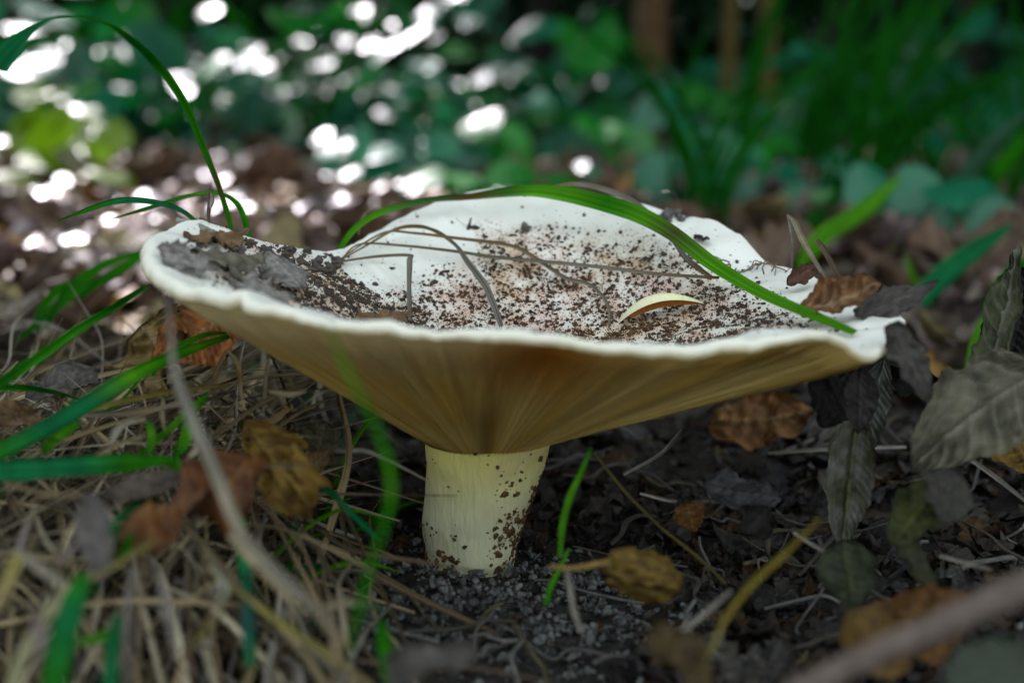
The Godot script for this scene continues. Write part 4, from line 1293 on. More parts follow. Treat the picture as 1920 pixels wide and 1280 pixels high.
	for e in [[[[426, 657], [448, 686], [450, 726], [458, 769]], 11, .262, pale, umber, "tan dry blade hanging down from under the left of the cap"], [[[424, 657], [405, 700], [397, 732], [381, 753]], 9, .262, dry, umber, "dark-edged dry blade forking left from under the cap"], [[[503, 676], [497, 726], [493, 782]], 9, .266, pale, dry, "pale dry blade hanging straight under the left of the cap"], [[[501, 734], [548, 740], [575, 732]], 12, .262, dry, pale, "short dry blade lying level under the left of the cap"],
			[[[543, 765], [517, 785], [482, 798]], 16, .255, Color(0.26, 0.15, 0.05), dry, "brown dry blade end beside the yellow-brown leaf"], [[[272, 786], [232, 797], [211, 822], [203, 862]], 15, .24, pale, dgr, "pale dry blade curling over in the mat at the left"], [[[363, 790], [372, 830], [347, 868]], 18, .236, pale, dgr, "wide pale dry blade bent beside the short green one"], [[[307, 745], [304, 780], [309, 808]], 9, .245, dry, pale, "upright tan dry blade crossing the matted grass"],
			[[[130, 780], [270, 771], [365, 750]], 12, .245, mauve, dry, "long mauve-grey dry blade lying level in the mat"], [[[130, 875], [210, 838], [275, 815]], 10, .235, pale, dry, "pale dry blade lying above the wide blue-green one"], [[[165, 930], [128, 1004], [100, 1075]], 10, .205, dry, pale, "tan dry blade slanting below the wide blue-green one"], [[[66, 946], [42, 1010], [20, 1080]], 12, .20, pale, mauve, "pale dry blade slanting at the left edge"],
			[[[158, 1000], [130, 1035], [104, 1066]], 14, .195, mauve, mauve, "mauve dry blade in the near grass at the left"], [[[248, 1066], [238, 1175], [234, 1290]], 16, .182, dgr, mauve, "blurred grey blade upright at the bottom left"], [[[300, 1085], [318, 1150], [332, 1240]], 20, .18, mauve, dgr, "blurred mauve-grey blade upright left of the bottom middle"], [[[383, 1030], [410, 1075], [424, 1108], [408, 1155]], 15, .193, Color(0.2, 0.16, 0.07), Color(0.3, 0.32, 0.26), "curved grey-green dry blade below the brown curled leaf"],
			[[[340, 1225], [385, 1180], [430, 1135]], 14, .185, dry, yel, "tan straw leaning right in the near grass"], [[[430, 1000], [500, 1075], [575, 1160]], 20, .19, pale, dry, "wide tan blade slanting down behind the upright blue-green one"], [[[10, 905], [90, 925], [170, 930]], 9, .21, dry, dry, "thin tan blade lying under the wide blue-green one"], [[[60, 1130], [75, 1190], [70, 1260]], 22, .17, Color(0.16, 0.12, 0.08), mauve, "blurred brown blade in the lower left corner"], [[[560, 1150], [640, 1130], [700, 1135]], 12, .195, dgr, pale, "grey dry blade lying at the edge of the bare soil"]]:
		grow(DB, e[5], "dry grass blade", line(e[0], e[2], e[2] - 0.008), [e[1] * 0.6, e[1], e[1] * 1.1, e[1] * 0.7, e[1] * 0.3], [e[3], e[4], e[3]], "dry_blade", {"seed": e[1] * 1.3 + e[2] * 100, "k": 1.0, "wob": 0.3, "twist": [0.0, 0.4, -0.3, 0.7], "fold": 0.3})
	# dead stems right of the cap
	grow(DB, "pale dead grass stem standing folded at the right edge of the cap, its broad part", "dry grass blade", line([[1476, 402], [1490, 418], [1505, 450], [1525, 485], [1553, 530]], .292, .285), [3, 13, 14, 11, 8], [dgr, Color(0.3, 0.27, 0.17), dgr], "dry_blade", {"seed": 7.0})
	grow(DB, "thin white dead stem hanging from the folded tip right of the cap", "dry grass blade", line([[1476, 404], [1482, 425], [1486, 455], [1485, 503]], .292, .300), [4, 9, 7, 5], [Color(0.5, 0.48, 0.42), dgr], "dry_blade", {"seed": 8.0})
	grow(DB, "brown dead stem leaning behind the right edge of the cap", "dry grass blade", line([[1530, 450], [1548, 475], [1570, 515], [1590, 560]], .275, .27), [12, 13, 12, 10], [Color(0.17, 0.13, 0.09), Color(0.12, 0.09, 0.07)], "dry_blade", {"seed": 9.0, "fold": 0.5})
	# near straws and stalks
	grow(DB, "blurred pale dry stalk standing before the left lobe of the cap", "dry grass blade", line([[312, 555], [320, 620], [326, 690], [350, 760], [385, 840], [415, 910], [440, 975], [475, 1030], [530, 1085], [590, 1140], [650, 1215]], .185, .172), [7, 10, 17, 22, 27, 26, 22, 24, 26, 24, 20], [dgr, dgr, dgr, Color(0.33, 0.29, 0.22), dgr, dry], "dry_blade", {"seed": 10.0, "n": 60})
	grow(DB, "bent pale straw in the lower left, its upper arm", "dry grass blade", line([[28, 1030], [75, 1065], [125, 1100]], .185, .18), [18, 20, 20], [dgr, Color(0.38, 0.34, 0.26)], "dry_blade", {"seed": 11.0})
	grow(DB, "bent pale straw in the lower left, its long lower arm", "dry grass blade", line([[132, 1095], [90, 1150], [50, 1215], [20, 1300]], .18, .165), [20, 26, 28, 26], [Color(0.36, 0.33, 0.2), Color(0.36, 0.36, 0.2)], "dry_blade", {"seed": 12.0})
	grow(DB, "straw leaning from the bent one up to the brown curled leaf", "dry grass blade", line([[130, 1105], [200, 1068], [255, 1035], [295, 1010]], .18, .195), [12, 15, 15, 8], [dry, yel], "dry_blade", {"seed": 13.0})
	grow(DB, "blurred straw at the left edge leaning to the lower left corner", "dry grass blade", line([[35, 1040], [15, 1090], [-15, 1150]], .175, .17), [26, 30, 30], [yel, dry], "dry_blade", {"seed": 14.0})
	grow(DB, "long tan straw in the near grass left of the bottom middle", "dry grass blade", line([[380, 1060], [450, 1110], [530, 1170], [620, 1230], [700, 1290]], .195, .18), [10, 14, 16, 16, 14], [dry, yel, dry], "dry_blade", {"seed": 15.0})
	grow(DB, "yellow-brown blurred stalk slanting up right of the bottom middle", "dry grass blade", line([[1330, 1230], [1360, 1160], [1410, 1095], [1470, 1040], [1540, 970]], .185, .2), [9, 13, 14, 12, 5], [yel, Color(0.17, 0.13, 0.02), Color(0.17, 0.13, 0.02), Color(0.14, 0.10, 0.02)], "dry_blade", {"seed": 16.0})
	grow(DB, "grey upright straw right of the stem foot", "dry grass blade", line([[1062, 1070], [1070, 1110], [1078, 1150], [1095, 1190]], .222, .212), [8, 12, 12, 6], [dgr, dgr], "dry_blade", {"seed": 17.0})
	for e in [[[1700, 838], [1560, 842], [1440, 850], 9, .33, "pale straw lying level behind the hanging grey leaves at the right"], [[1800, 848], [1860, 890], [1930, 945], 11, .27, "pale stiff straw slanting to the right edge below the veined leaf"], [[1488, 998], [1530, 1025], [1566, 1045], 9, .245, "short white straw on the dark soil right of the middle"], [[1762, 1042], [1810, 1055], [1860, 1068], 9, .235, "short pale straw on the dark soil at the right"],
			[[1115, 850], [1175, 925], [1240, 990], 7, .262, "olive straw slanting down right of the stem, its upper part"], [[1240, 990], [1310, 1045], [1362, 1095], 7, .248, "olive straw slanting down right of the stem, its lower part"], [[1170, 890], [1240, 850], [1278, 805], 9, .30, "bent silvery straw right of the stem under the cap"], [[1200, 925], [1250, 938], [1270, 940], 8, .27, "short grey straw under the right of the cap"], [[1240, 1215], [1320, 1150], [1372, 1105], 12, .205, "grey-green straw slanting up right of the stem foot"]]:
		var p: Array = line([e[0], e[1], e[2]], e[4], e[4])
		for i in 3:
			p[i].y = maxf(p[i].y, hgt(p[i].x, p[i].z) + 0.002)
		grow("straw", e[5], "straw", p, [e[3] * 0.8, e[3], e[3] * 0.7], [Color(0.42, 0.40, 0.36) if e[3] > 7 else Color(0.15, 0.13, 0.05), dgr if e[3] > 7 else Color(0.16, 0.13, 0.05)], "dry_blade", {"fold": 0.5, "seed": float(e[3])})


# ------------------------------------------------------------------ leaves near the mushroom
func build_leaves() -> void:
	var brown := [Color(0.162, 0.064, 0.020), Color(0.088, 0.037, 0.024), Color(0.242, 0.114, 0.034)]
	var gold := [Color(0.242, 0.148, 0.024), Color(0.114, 0.057, 0.013), Color(0.302, 0.202, 0.047)]
	var orange := [Color(0.322, 0.108, 0.023), Color(0.200, 0.070, 0.023), Color(0.384, 0.192, 0.077)]
	var grey := [Color(0.153, 0.163, 0.144), Color(0.071, 0.082, 0.062), Color(0.231, 0.231, 0.222)]
	var ggreen := [Color(0.096, 0.110, 0.057), Color(0.043, 0.053, 0.029), Color(0.163, 0.167, 0.135)]
	var dark := [Color(0.017, 0.015, 0.014), Color(0.007, 0.006, 0.006), Color(0.031, 0.028, 0.026)]
	# from, to (frame x, y, distance), half width, curl, second curl, roll at stalk and tip, crumple, colours, upper side, label
	var list := [
		[[475, 845, .222], [205, 1050, .196], 0.20, 0.5, 2.6, 2.6, 1.4, 0.24, brown, Vector3(-0.35, 0.75, 0.6), "large crumpled rust-brown leaf in the grass left of the stem"],
		[[455, 790, .24], [575, 950, .225], 0.22, 0.6, 1.6, -1.8, 1.2, 0.30, gold, Vector3(-0.2, 0.5, 0.85), "torn yellow-brown leaf standing in the dry grass left of the stem"],
		[[432, 590, .31], [300, 665, .30], 0.42, 0.7, -0.6, 0.7, 0.7, 0.10, orange, Vector3(0.1, 0.75, 0.65), "bright orange-brown leaf under the left lobe of the cap"],
		[[265, 610, .315], [300, 700, .30], 0.55, 1.2, 0.8, 1.4, 1.2, 0.2, [Color(0.260, 0.186, 0.074), Color(0.186, 0.118, 0.037), Color(0.310, 0.248, 0.124)], Vector3(-0.3, 0.3, 0.9), "curled straw-yellow leaf beside the orange one under the left lobe"],
		[[1330, 790, .36], [1520, 770, .35], 0.26, 0.8, 0.6, 1.4, 0.9, 0.14, [Color(0.248, 0.118, 0.037), Color(0.161, 0.074, 0.031), Color(0.310, 0.205, 0.093)], Vector3(0, 0.6, 0.8), "orange-tan curled leaf on the ground under the right side of the cap"],
		[[1660, 672, .292], [1605, 870, .288], 0.17, 0.3, 1.3, 2.4, 1.6, 0.05, grey, Vector3(-0.25, 0.2, 0.95), "grey-green shrivelled leaf hanging beside the right edge of the cap, its upper roll"],
		[[1610, 790, .286], [1580, 1015, .276], 0.20, -0.6, -2.2, 2.6, 1.6, 0.06, [Color(0.20, 0.19, 0.185), Color(0.075, 0.08, 0.05), Color(0.10, 0.12, 0.045)], Vector3(-0.35, 0.15, 0.92), "pale grey veined leaf hanging down to the soil at the right"],
		[[1660, 690, .295], [1768, 735, .30], 0.30, 1.2, 0.9, 2.6, 1.9, 0.10, dark, Vector3(0.2, -0.7, 0.65), "dark curled leaf with a rolled edge right of the cap"],
		[[1590, 690, .272], [1545, 790, .270], 0.42, 0.3, 0.2, 0.7, 0.5, 0.12, dark, Vector3(0, 0.1, 1), "black ragged leaf hanging under the right edge of the cap"],
		[[1615, 690, .262], [1610, 800, .262], 0.28, 0.1, 0.1, 1.0, 0.9, 0.06, [Color(0.037, 0.031, 0.034), Color(0.012, 0.012, 0.012), Color(0.081, 0.071, 0.074)], Vector3(0.1, 0.1, 1), "dark fibrous leaf hanging just under the right tip of the cap"],
		[[1960, 690, .262], [1735, 865, .258], 0.32, -0.5, 0.9, 1.6, 2.0, 0.07, [Color(0.16, 0.15, 0.105), Color(0.06, 0.06, 0.04), Color(0.21, 0.2, 0.16)], Vector3(-0.2, 0.65, 0.75), "large grey-green leaf with deep veins at the right edge"],
		[[1842, 760, .275], [1905, 490, .285], 0.16, 0.2, 0.2, 3.4, 2.8, 0.08, ggreen, Vector3(-0.75, 0.1, 0.65), "olive leaf rolled into a tube standing at the right edge"],
		[[1915, 500, .287], [1880, 720, .28], 0.2, 0.2, 0.1, 1.2, 1.2, 0.05, dark, Vector3(-0.4, 0.1, 0.9), "dark leaf half behind the rolled olive one at the right edge"],
		[[1840, 1150, .205], [1620, 1165, .212], 0.36, 0.4, -0.3, 0.5, 0.3, 0.08, [Color(0.115, 0.050, 0.009), Color(0.061, 0.027, 0.007), Color(0.131, 0.077, 0.019)], Vector3(0.05, 0.8, 0.5), "flat orange-brown leaf on the soil in the lower right"],
		[[1700, 1190, .205], [1590, 1215, .20], 0.45, 0.4, -0.3, 0.6, 0.3, 0.1, [Color(0.115, 0.069, 0.012), Color(0.077, 0.038, 0.007), Color(0.131, 0.084, 0.019)], Vector3(0.05, 0.7, 0.6), "yellow-brown leaf end below the orange-brown leaf in the lower right"],
		[[1580, 1010, .235], [1600, 1130, .228], 0.40, 0.9, 0.6, 1.0, 1.2, 0.09, [Color(0.037, 0.046, 0.022), Color(0.015, 0.019, 0.011), Color(0.062, 0.081, 0.037)], Vector3(-0.4, 0.6, 0.7), "dark green curled leaf at the foot of the hanging grey one"],
		[[1790, 880, .232], [1772, 975, .225], 0.34, 0.5, 0.5, 0.8, 0.6, 0.06, [Color(0.049, 0.046, 0.039), Color(0.030, 0.028, 0.023), Color(0.058, 0.055, 0.049)], Vector3(0.1, 0.5, 0.85), "blurred pale grey leaf below the veined leaf at the right"],
		[[1760, 900, .232], [1680, 1010, .226], 0.28, 0.7, 0.9, 1.3, 0.8, 0.1, [Color(0.043, 0.053, 0.012), Color(0.019, 0.022, 0.007), Color(0.074, 0.087, 0.019)], Vector3(-0.3, 0.6, 0.7), "dark olive wilted leaf drooping left of the blurred grey one"],
		[[1700, 1000, .228], [1760, 1120, .218], 0.2, 0.9, 0.8, 1.2, 1.2, 0.1, [Color(0.034, 0.037, 0.015), Color(0.015, 0.017, 0.009), Color(0.056, 0.056, 0.025)], Vector3(0.3, 0.6, 0.7), "thin dark wilted leaf hanging to the soil at the right"],
		[[1890, 800, .30], [1935, 880, .29], 0.4, 0.6, 0.4, 0.9, 0.9, 0.12, gold, Vector3(-0.3, 0.5, 0.8), "golden leaf behind the veined one at the right edge"],
		[[720, 1235, .172], [900, 1225, .178], 0.22, 1.6, 2.2, 2.4, 2.0, 0.22, [Color(0.124, 0.112, 0.102), Color(0.062, 0.056, 0.053), Color(0.149, 0.136, 0.124)], Vector3(0, 0.7, 0.6), "blurred grey curled leaf at the bottom edge before the stem"],
		[[1230, 1160, .19], [1330, 1290, .178], 0.24, 1.2, 2.0, 2.2, 1.4, 0.25, [Color(0.092, 0.065, 0.023), Color(0.054, 0.038, 0.019), Color(0.108, 0.077, 0.038)], Vector3(-0.1, 0.7, 0.6), "blurred tan leaf at the bottom edge right of the middle"],
		[[1780, 1300, .15], [1950, 1230, .155], 0.3, 0.3, 0.2, 0.8, 0.8, 0.03, [Color(0.068, 0.087, 0.062), Color(0.050, 0.062, 0.046), Color(0.081, 0.093, 0.074)], Vector3(-0.1, 0.6, 0.8), "blurred grey-green leaf in the lower right corner under the twig"],
		[[200, 930, .215], [330, 890, .222], 0.22, 0.3, 0.3, 0.9, 0.6, 0.08, [Color(0.112, 0.090, 0.074), Color(0.074, 0.056, 0.046), Color(0.136, 0.118, 0.099)], Vector3(-0.1, 0.7, 0.7), "dull brown leaf strip just under the wide blue-green blade"],
		[[165, 920, .19], [190, 1085, .186], 0.2, 0.5, 0.5, 1.2, 1.3, 0.05, [Color(0.155, 0.140, 0.136), Color(0.105, 0.093, 0.090), Color(0.174, 0.161, 0.155)], Vector3(-0.2, 0.4, 0.9), "blurred grey twisted strip of leaf left of the brown curled leaf"],
		[[560, 900, .258], [615, 845, .262], 0.26, 0.3, 0.2, 1.2, 0.9, 0.05, [Color(0.186, 0.105, 0.031), Color(0.099, 0.056, 0.019), Color(0.248, 0.198, 0.124)], Vector3(-0.2, 0.5, 0.85), "small ribbed tan leaf end on the dark soil left of the stem"],
		[[615, 790, .275], [590, 850, .268], 0.4, 0.3, 0.2, 0.5, 0.6, 0.08, [Color(0.105, 0.099, 0.062), Color(0.056, 0.053, 0.037), Color(0.124, 0.112, 0.074)], Vector3(0.2, 0.3, 0.9), "olive-grey leaf piece under the left side of the cap"],
		[[1320, 905, .272], [1450, 935, .27], 0.32, 0.5, 0.3, 0.6, 0.8, 0.1, [Color(0.074, 0.071, 0.081), Color(0.043, 0.041, 0.046), Color(0.099, 0.093, 0.099)], Vector3(0, 0.8, 0.5), "purplish grey leaf on the dark soil right of the stem"],
		[[1398, 1000, .255], [1440, 955, .258], 0.5, 0.9, 0.4, 1.2, 0.8, 0.15, dark, Vector3(-0.1, 0.3, 0.9), "small black curled leaf on the soil right of the stem"],
		[[1285, 940, .264], [1300, 990, .258], 0.4, 0.7, 0.4, 1.0, 0.9, 0.12, [Color(0.161, 0.074, 0.019), Color(0.093, 0.043, 0.015), Color(0.186, 0.112, 0.037)], Vector3(-0.2, 0.4, 0.9), "small orange-brown leaf scrap standing right of the stem"],
		[[180, 690, .29], [60, 740, .28], 0.3, 0.4, 0.4, 0.9, 0.9, 0.12, [Color(0.124, 0.112, 0.099), Color(0.068, 0.062, 0.056), Color(0.149, 0.136, 0.124)], Vector3(0, 0.8, 0.5), "grey-brown leaf on the ground behind the broad green blades at the left"],
		[[-20, 790, .25], [60, 770, .26], 0.5, 0.2, 0.2, 0.5, 0.5, 0.08, [Color(0.174, 0.105, 0.050), Color(0.124, 0.068, 0.031), Color(0.186, 0.124, 0.062)], Vector3(0, 0.8, 0.5), "tan leaf at the left edge under the bright green blades"],
	]
	var k := 0
	for e in list:
		k += 1
		var a := sight(e[0][0], e[0][1], e[0][2])
		var b := sight(e[1][0], e[1][1], e[1][2])
		a.y = maxf(a.y, hgt(a.x, a.z) + 0.001)
		b.y = maxf(b.y, hgt(b.x, b.z) + 0.001)
		var chord := (b - a).length()
		var big: bool = chord > 0.018
		var m := leaf(chord * 1.12, {"w": e[2], "curl": e[3], "curl2": e[4], "roll": e[5], "roll2": e[6], "crumple": e[7], "veins": 6.0 if k == 11 else 8.0, "vein": 0.045 if k == 11 else 0.03, "tooth": 0.02, "tear": 0.22, "seed": k * 2.3, "cols": e[8], "nu": 54 if big else 26, "nv": 27 if big else 15})
		# turn it so that its own chord runs from a to b
		var last: Vector3 = m.v[m.v.size() - 1 - (26 if big else 14) / 2 - 1]
		var t := frame(a, b - a, e[9])
		var own := frame(Vector3.ZERO, last, Vector3.UP)
		single("leaf", m.mesh(M.dead_leaf), e[10], "leaf", Transform3D(t.basis * own.basis.inverse(), a))
	# wrinkled fruit right of the stem foot
	var q := sight(1205, 1078, .226)
	q.y = maxf(q.y, hgt(q.x, q.z) + 0.004)
	var fruit := thing("withered_fruit", "wrinkled yellow-brown withered fruit lying right of the stem foot", "fruit", q)
	var mb := Mb.new()
	var p := PackedVector3Array()
	var c := PackedColorArray()
	for i in 40:
		var th := PI * i / 39
		for j in 61:
			var a := TAU * (j % 60) / 60
			var d := Vector3(cos(th), sin(th) * cos(a), sin(th) * sin(a))
			var w := n2.get_noise_3d(d.x * 14, d.y * 40 + d.x * 9, d.z * 40) + 0.6 * n2.get_noise_3d(d.x * 60, d.y * 110, d.z * 110)
			p.append(d * Vector3(0.0066, 0.0042, 0.0045) * (1 + 0.28 * w))
			c.append(Color(0.19, 0.125, 0.02).lerp(Color(0.06, 0.036, 0.01), clampf(0.4 - w * 1.6, 0, 1)))
	mb.grid(p, c, 40, 61, true)
	piece("flesh", mb.mesh(M.dead_leaf), fruit, Transform3D(Basis(Vector3(0, 0, 1), -0.35)))
	mb = Mb.new()
	tube(mb, [Vector3(-0.0045, 0.002, 0), Vector3(-0.0075, 0.0025, 0.001), Vector3(-0.013, 0.0020, 0.002), Vector3(-0.0165, 0.0024, 0.002)], [0.0014, 0.0007, 0.0005, 0.0004], [Color(0.25, 0.16, 0.03), Color(0.2, 0.12, 0.03)], {"rough": 0.4})
	piece("stalk", mb.mesh(M.twig), fruit)
	# near twig across the lower right corner
	mb = Mb.new()
	var tp := line([[1440, 1330], [1600, 1245], [1750, 1180], [1860, 1128], [1990, 1075]], .158, .150)
	tube(mb, tp, [0.0016, 0.0017, 0.0018, 0.0019, 0.0019], [Color(0.16, 0.12, 0.105), Color(0.17, 0.13, 0.11)], {"rough": 0.2, "around": 12})
	single("twig", mb.mesh(M.twig, tp[0]), "blurred brown twig slanting across the lower right corner", "twig", Transform3D(Basis(), tp[0]))


# ------------------------------------------------------------------ the litter round the foot
func build_floor() -> void:
	var r := RandomNumberGenerator.new()
	r.seed = 19
	# dry grass: forms to share
	var forms := []
	for k in 24:
		var L := r.randf_range(0.03, 0.10)
		var w := 0.0004 + 0.0017 * pow(r.randf(), 2.0)
		var base: Color = [Color(0.467, 0.373, 0.218), Color(0.389, 0.358, 0.310), Color(0.310, 0.232, 0.140), Color(0.529, 0.467, 0.340), Color(0.248, 0.186, 0.124), Color(0.373, 0.310, 0.154)][k % 6]
		var mb := Mb.new()
		var bend := r.randfn() * 0.3
		var kink := r.randi_range(2, 4) if k % 4 == 0 else 9
		var turn := r.randf_range(-0.5, 0.5)
		var pts := []
		for i in 6:
			var t := i / 5.0
			pts.append(Vector3(bend * L * t * t * 0.7 + (turn * L * (t - kink / 5.0) if i > kink else 0.0) + r.randfn() * L * 0.012, sin(t * PI) * L * r.randf_range(0.02, 0.1) + r.randf_range(0, 0.001), L * t))
		blade(mb, pts, [w * 0.6, w, w * 1.1, w, w * 0.8, w * 0.2], [shade_of(base, r.randf_range(0.7, 1.2)), base, shade_of(base, 0.8), shade_of(base, r.randf_range(0.6, 1.3))], {"face": Vector3(0, 1, 0), "n": 20, "twist": [0, r.randfn() * 0.3, r.randfn() * 0.6, r.randfn() * 1.0], "seed": float(k), "fold": r.randf_range(0.1, 0.5), "wob": 0.25})
		forms.append(mb.mesh(M.dry_blade))
	var at := []
	for v in 24:
		at.append([])
	for k in 1900:
		var x := r.randf_range(-240, 800)
		var y := 690.0 + 640.0 * r.randf()
		if x > 560 and r.randf() < smoothstep(520, 780, x):
			continue
		if y < 640 + (x - 300) * 0.4 or (x > 640 and y < 1120):
			continue
		var q := ground(x, y, 0.004)
		var deep := smoothstep(700, 1150, y)
		var yaw := 0.5 + r.randfn() * 0.8 - 0.3 * deep
		if r.randf() < 0.3:
			yaw = r.randf() * PI
		var up := (Vector3.UP + Vector3(r.randfn() * 0.3, 0, r.randfn() * 0.3)).normalized()
		var dir := Vector3(sin(yaw), r.randf_range(-0.15, 0.32) + 0.12 * deep, -cos(yaw))
		var v := r.randi() % 24
		var f := frame(q, dir, up)
		f.origin += Vector3(0, r.randf_range(0, 0.007), 0) - f.basis.z * r.randf_range(0.01, 0.05)
		f.origin.y = maxf(f.origin.y, hgt(f.origin.x, f.origin.z) + 0.001)
		if (f.origin + f.basis.z * 0.1).x > -0.026 or (f.origin + f.basis.z * 0.05).x > -0.026 or (f.origin - EYE).length() < 0.12 or (f.origin + f.basis.z * 0.05 - FOOT).length() < 0.016:
			continue
		if k < 290:
			single("dry_stalk", forms[v], "%s dry grass blade in the mat " % ["tan", "grey", "brown", "pale", "dark brown", "yellowish"][v % 6] + where(f.origin + f.basis.z * 0.03), "dry grass blade", f, "%s dry blades left of the mushroom" % ["tan", "grey", "brown", "pale", "dark brown", "yellowish"][v % 6])
		else:
			at[v].append(f)
	for v in 24:
		var tint := []
		for i in at[v].size():
			tint.append(shade_of(Color(1, 1, 1), 0.22 + 1.6 * pow(r.randf(), 1.7)))
		if at[v].size():
			many("dry_grass", forms[v], at[v], tint)
	# thin green shoots among the straw
	for k in 46:
		var q := ground(r.randf_range(-120, 640), r.randf_range(730, 1290))
		if q.x > -0.04 or (q - EYE).length() < 0.15:
			continue
		var L := r.randf_range(0.012, 0.04)
		var yaw := r.randf_range(-0.6, 1.6)
		var dir := Vector3(sin(yaw), 0, -cos(yaw))
		var lift := r.randf_range(0.3, 1.1)
		var pts := [q, q + dir * L * 0.3 + Vector3(0, L * 0.4 * lift, 0), q + dir * L * 0.7 + Vector3(0, L * 0.6 * lift, 0), q + dir * L + Vector3(0, L * 0.5 * lift, 0)]
		var w := r.randf_range(0.0006, 0.0017)
		var mb := Mb.new()
		var c0: Color = [Color(0.03, 0.2, 0.008), Color(0.09, 0.3, 0.012), Color(0.012, 0.15, 0.04)][k % 3]
		blade(mb, pts, [w * 0.7, w, w * 0.9, w * 0.15], [shade_of(c0, 0.7), c0, c0], {"seed": float(k) + 60, "twist": [0, r.randfn() * 0.5]})
		single("green_shoot", mb.mesh(M.green_blade, q), "thin %s shoot among the dry grass " % ["green", "bright green", "blue-green"][k % 3] + where(q), "grass blade", Transform3D(Basis(), q), "%s shoots among the dry grass" % ["green", "bright green", "blue-green"][k % 3])
	# leaf fragments
	var frag := []
	var tones := [
		[Color(0.057, 0.054, 0.053), Color(0.030, 0.028, 0.027), Color(0.078, 0.072, 0.072)], [Color(0.078, 0.069, 0.060), Color(0.042, 0.036, 0.031), Color(0.102, 0.090, 0.078)], [Color(0.042, 0.033, 0.027), Color(0.018, 0.015, 0.012), Color(0.060, 0.048, 0.042)],
		[Color(0.060, 0.054, 0.063), Color(0.033, 0.030, 0.035), Color(0.078, 0.072, 0.078)], [Color(0.084, 0.051, 0.024), Color(0.048, 0.027, 0.012), Color(0.108, 0.066, 0.036)],
	]
	for k in 10:
		frag.append(leaf(1.0, {"w": r.randf_range(0.3, 0.6), "curl": r.randf_range(-0.6, 1.3), "roll": r.randf_range(-1.5, 1.5), "crumple": 0.22, "veins": 4.0, "vein": 0.02, "tooth": 0.08, "tear": 0.9, "nu": 14, "nv": 11, "seed": k + 40.0, "cols": tones[k % 5]}).mesh(M.dead_leaf))
	var fat := []
	for v in 10:
		fat.append([])
	for k in 2600:
		var x := r.randf_range(-100, 2020)
		var y := 600.0 + 720.0 * pow(r.randf(), 0.9)
		if x < 560 and r.randf() < 0.75:
			continue
		var q := ground(x, y, 0.001)
		var d := (q - EYE).length()
		if d > 0.8 or d < 0.14 or Vector2(q.x - FOOT.x, q.z - FOOT.z).length() < 0.017 or (Vector2(q.x - FOOT.x - 0.004, q.z - FOOT.z - 0.026).length() < 0.036 and k % 4 != 0):
			continue
		var up := (Vector3.UP + Vector3(r.randfn(), 0, r.randfn()) * 0.35).normalized()
		var f := frame(q, Vector3(r.randf_range(-1, 1), 0, r.randf_range(-1, 1)), up)
		var v := r.randi() % 10
		var s := r.randf_range(0.004, 0.014)
		if Vector2(q.x - FOOT.x - 0.005, q.z - FOOT.z - 0.03).length() < 0.045:
			s = r.randf_range(0.002, 0.005)
		var t := Transform3D(f.basis.scaled_local(Vector3.ONE * s), q)
		if k < 280:
			var side := "right of" if q.x > 0 else "left of"
			single("leaf_fragment", frag[v], "%s crumpled leaf fragment on the soil " % ["grey", "taupe", "dark brown", "purplish", "orange-brown"][v % 5] + where(q), "leaf fragment", t, "%s leaf fragments on the soil" % ["grey", "taupe", "dark brown", "purplish", "orange-brown"][v % 5])
		else:
			fat[v].append(t)
	for v in 10:
		var tint := []
		for i in fat[v].size():
			tint.append(shade_of(Color(1, 1, 1), r.randf_range(0.6, 1.2)))
		many("leaf_debris", frag[v], fat[v], tint)
	# soil crumbs, pale and thick in front of the stem
	var bits := crumb_meshes()
	var cat_ := [[], [], []]
	var tint_ := [[], [], []]
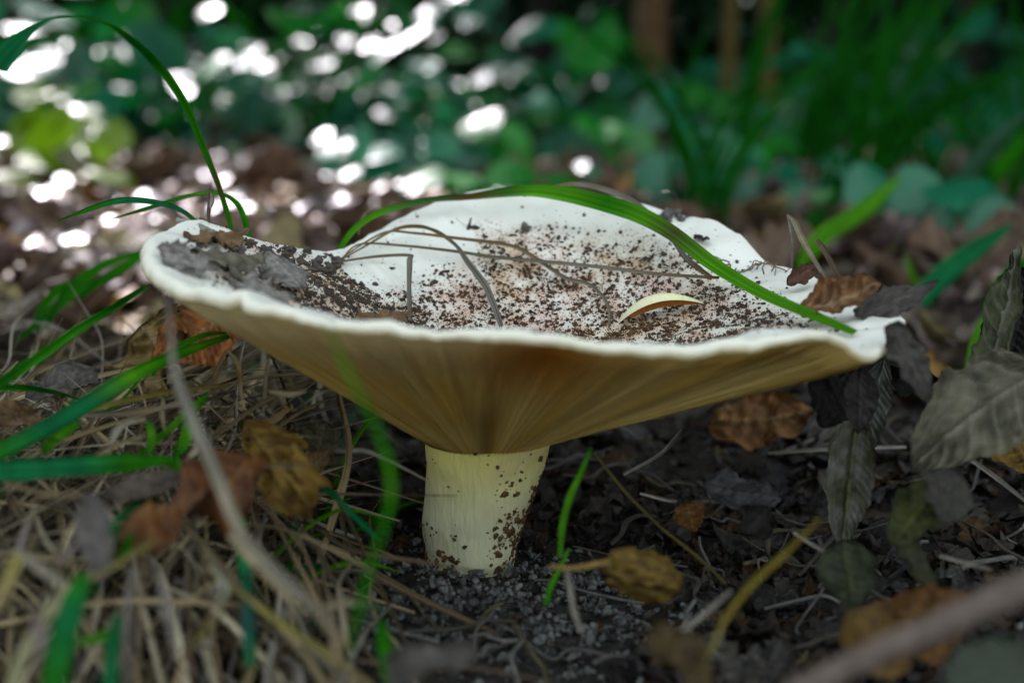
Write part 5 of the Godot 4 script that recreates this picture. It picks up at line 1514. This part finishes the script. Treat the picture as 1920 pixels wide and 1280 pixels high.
	for k in 20000:
		var q := Vector3.ZERO
		var pale := k < 11000
		if pale:
			q = Vector3(FOOT.x + 0.004 + r.randfn() * 0.024, 0, FOOT.z + 0.026 + r.randfn() * 0.018)
		else:
			q = Vector3(r.randf_range(-0.3, 0.35), 0, r.randf_range(-0.75, -0.12))
		if Vector2(q.x - FOOT.x, q.z - FOOT.z).length() < 0.0095:
			continue
		var s := (0.00022 + 0.0008 * pow(r.randf(), 4.0)) * (1.0 if pale else 1.3)
		if pale and n2.get_noise_2d(q.x * 2500, q.z * 2500) < -0.05 + 0.2 * r.randf():
			continue
		q.y = hgt(q.x, q.z) + s * r.randf_range(0.0, 1.4) + (0.0025 * exp(-Vector2(q.x - FOOT.x - 0.002, q.z - FOOT.z - 0.016).length_squared() / 0.0005) * r.randf() if pale else 0.0)
		var v := r.randi() % 3
		cat_[v].append(Transform3D(spun(r).scaled(Vector3.ONE * s), q))
		tint_[v].append(Color(0.06, 0.063, 0.063).lerp(Color(0.16, 0.17, 0.172), pow(r.randf(), 1.3)) if pale and r.randf() < 0.9 else Color(0.018, 0.015, 0.013).lerp(Color(0.08, 0.07, 0.062), r.randf()))
	for v in 3:
		many("soil_crumbs", bits[v], cat_[v], tint_[v])
	# thin twigs and rootlets on the soil to the right
	for k in 110:
		var x := r.randf_range(560, 1960)
		var y := r.randf_range(730, 1260)
		if x < 1060 and y < 1100:
			continue
		var q := ground(x, y, 0.003)
		if (q - EYE).length() > 0.7:
			continue
		var L := r.randf_range(0.008, 0.035)
		var yaw := r.randf() * TAU
		var pts := []
		for i in 5:
			var e := q + Vector3(cos(yaw), 0, sin(yaw)) * L * (i / 4.0 - 0.5) + Vector3(r.randfn(), 0, r.randfn()) * L * 0.05
			e.y = hgt(e.x, e.z) + 0.003 + r.randf() * 0.002
			pts.append(e)
		var w := r.randf_range(0.0002, 0.0006)
		var mb := Mb.new()
		var col: Color = [Color(0.120, 0.114, 0.108), Color(0.072, 0.060, 0.048), Color(0.096, 0.084, 0.042), Color(0.168, 0.162, 0.156)][k % 4]
		tube(mb, pts, [w, w * 1.1, w * 0.6], [col, shade_of(col, 0.8)], {"around": 6, "n": 14, "seed": float(k), "rough": 0.3})
		single("rootlet", mb.mesh(M.twig, q), "thin %s rootlet on the dark soil " % ["grey", "brown", "olive", "pale"][k % 4] + where(q), "rootlet", Transform3D(Basis(), q), "%s rootlets on the soil" % ["grey", "brown", "olive", "pale"][k % 4])
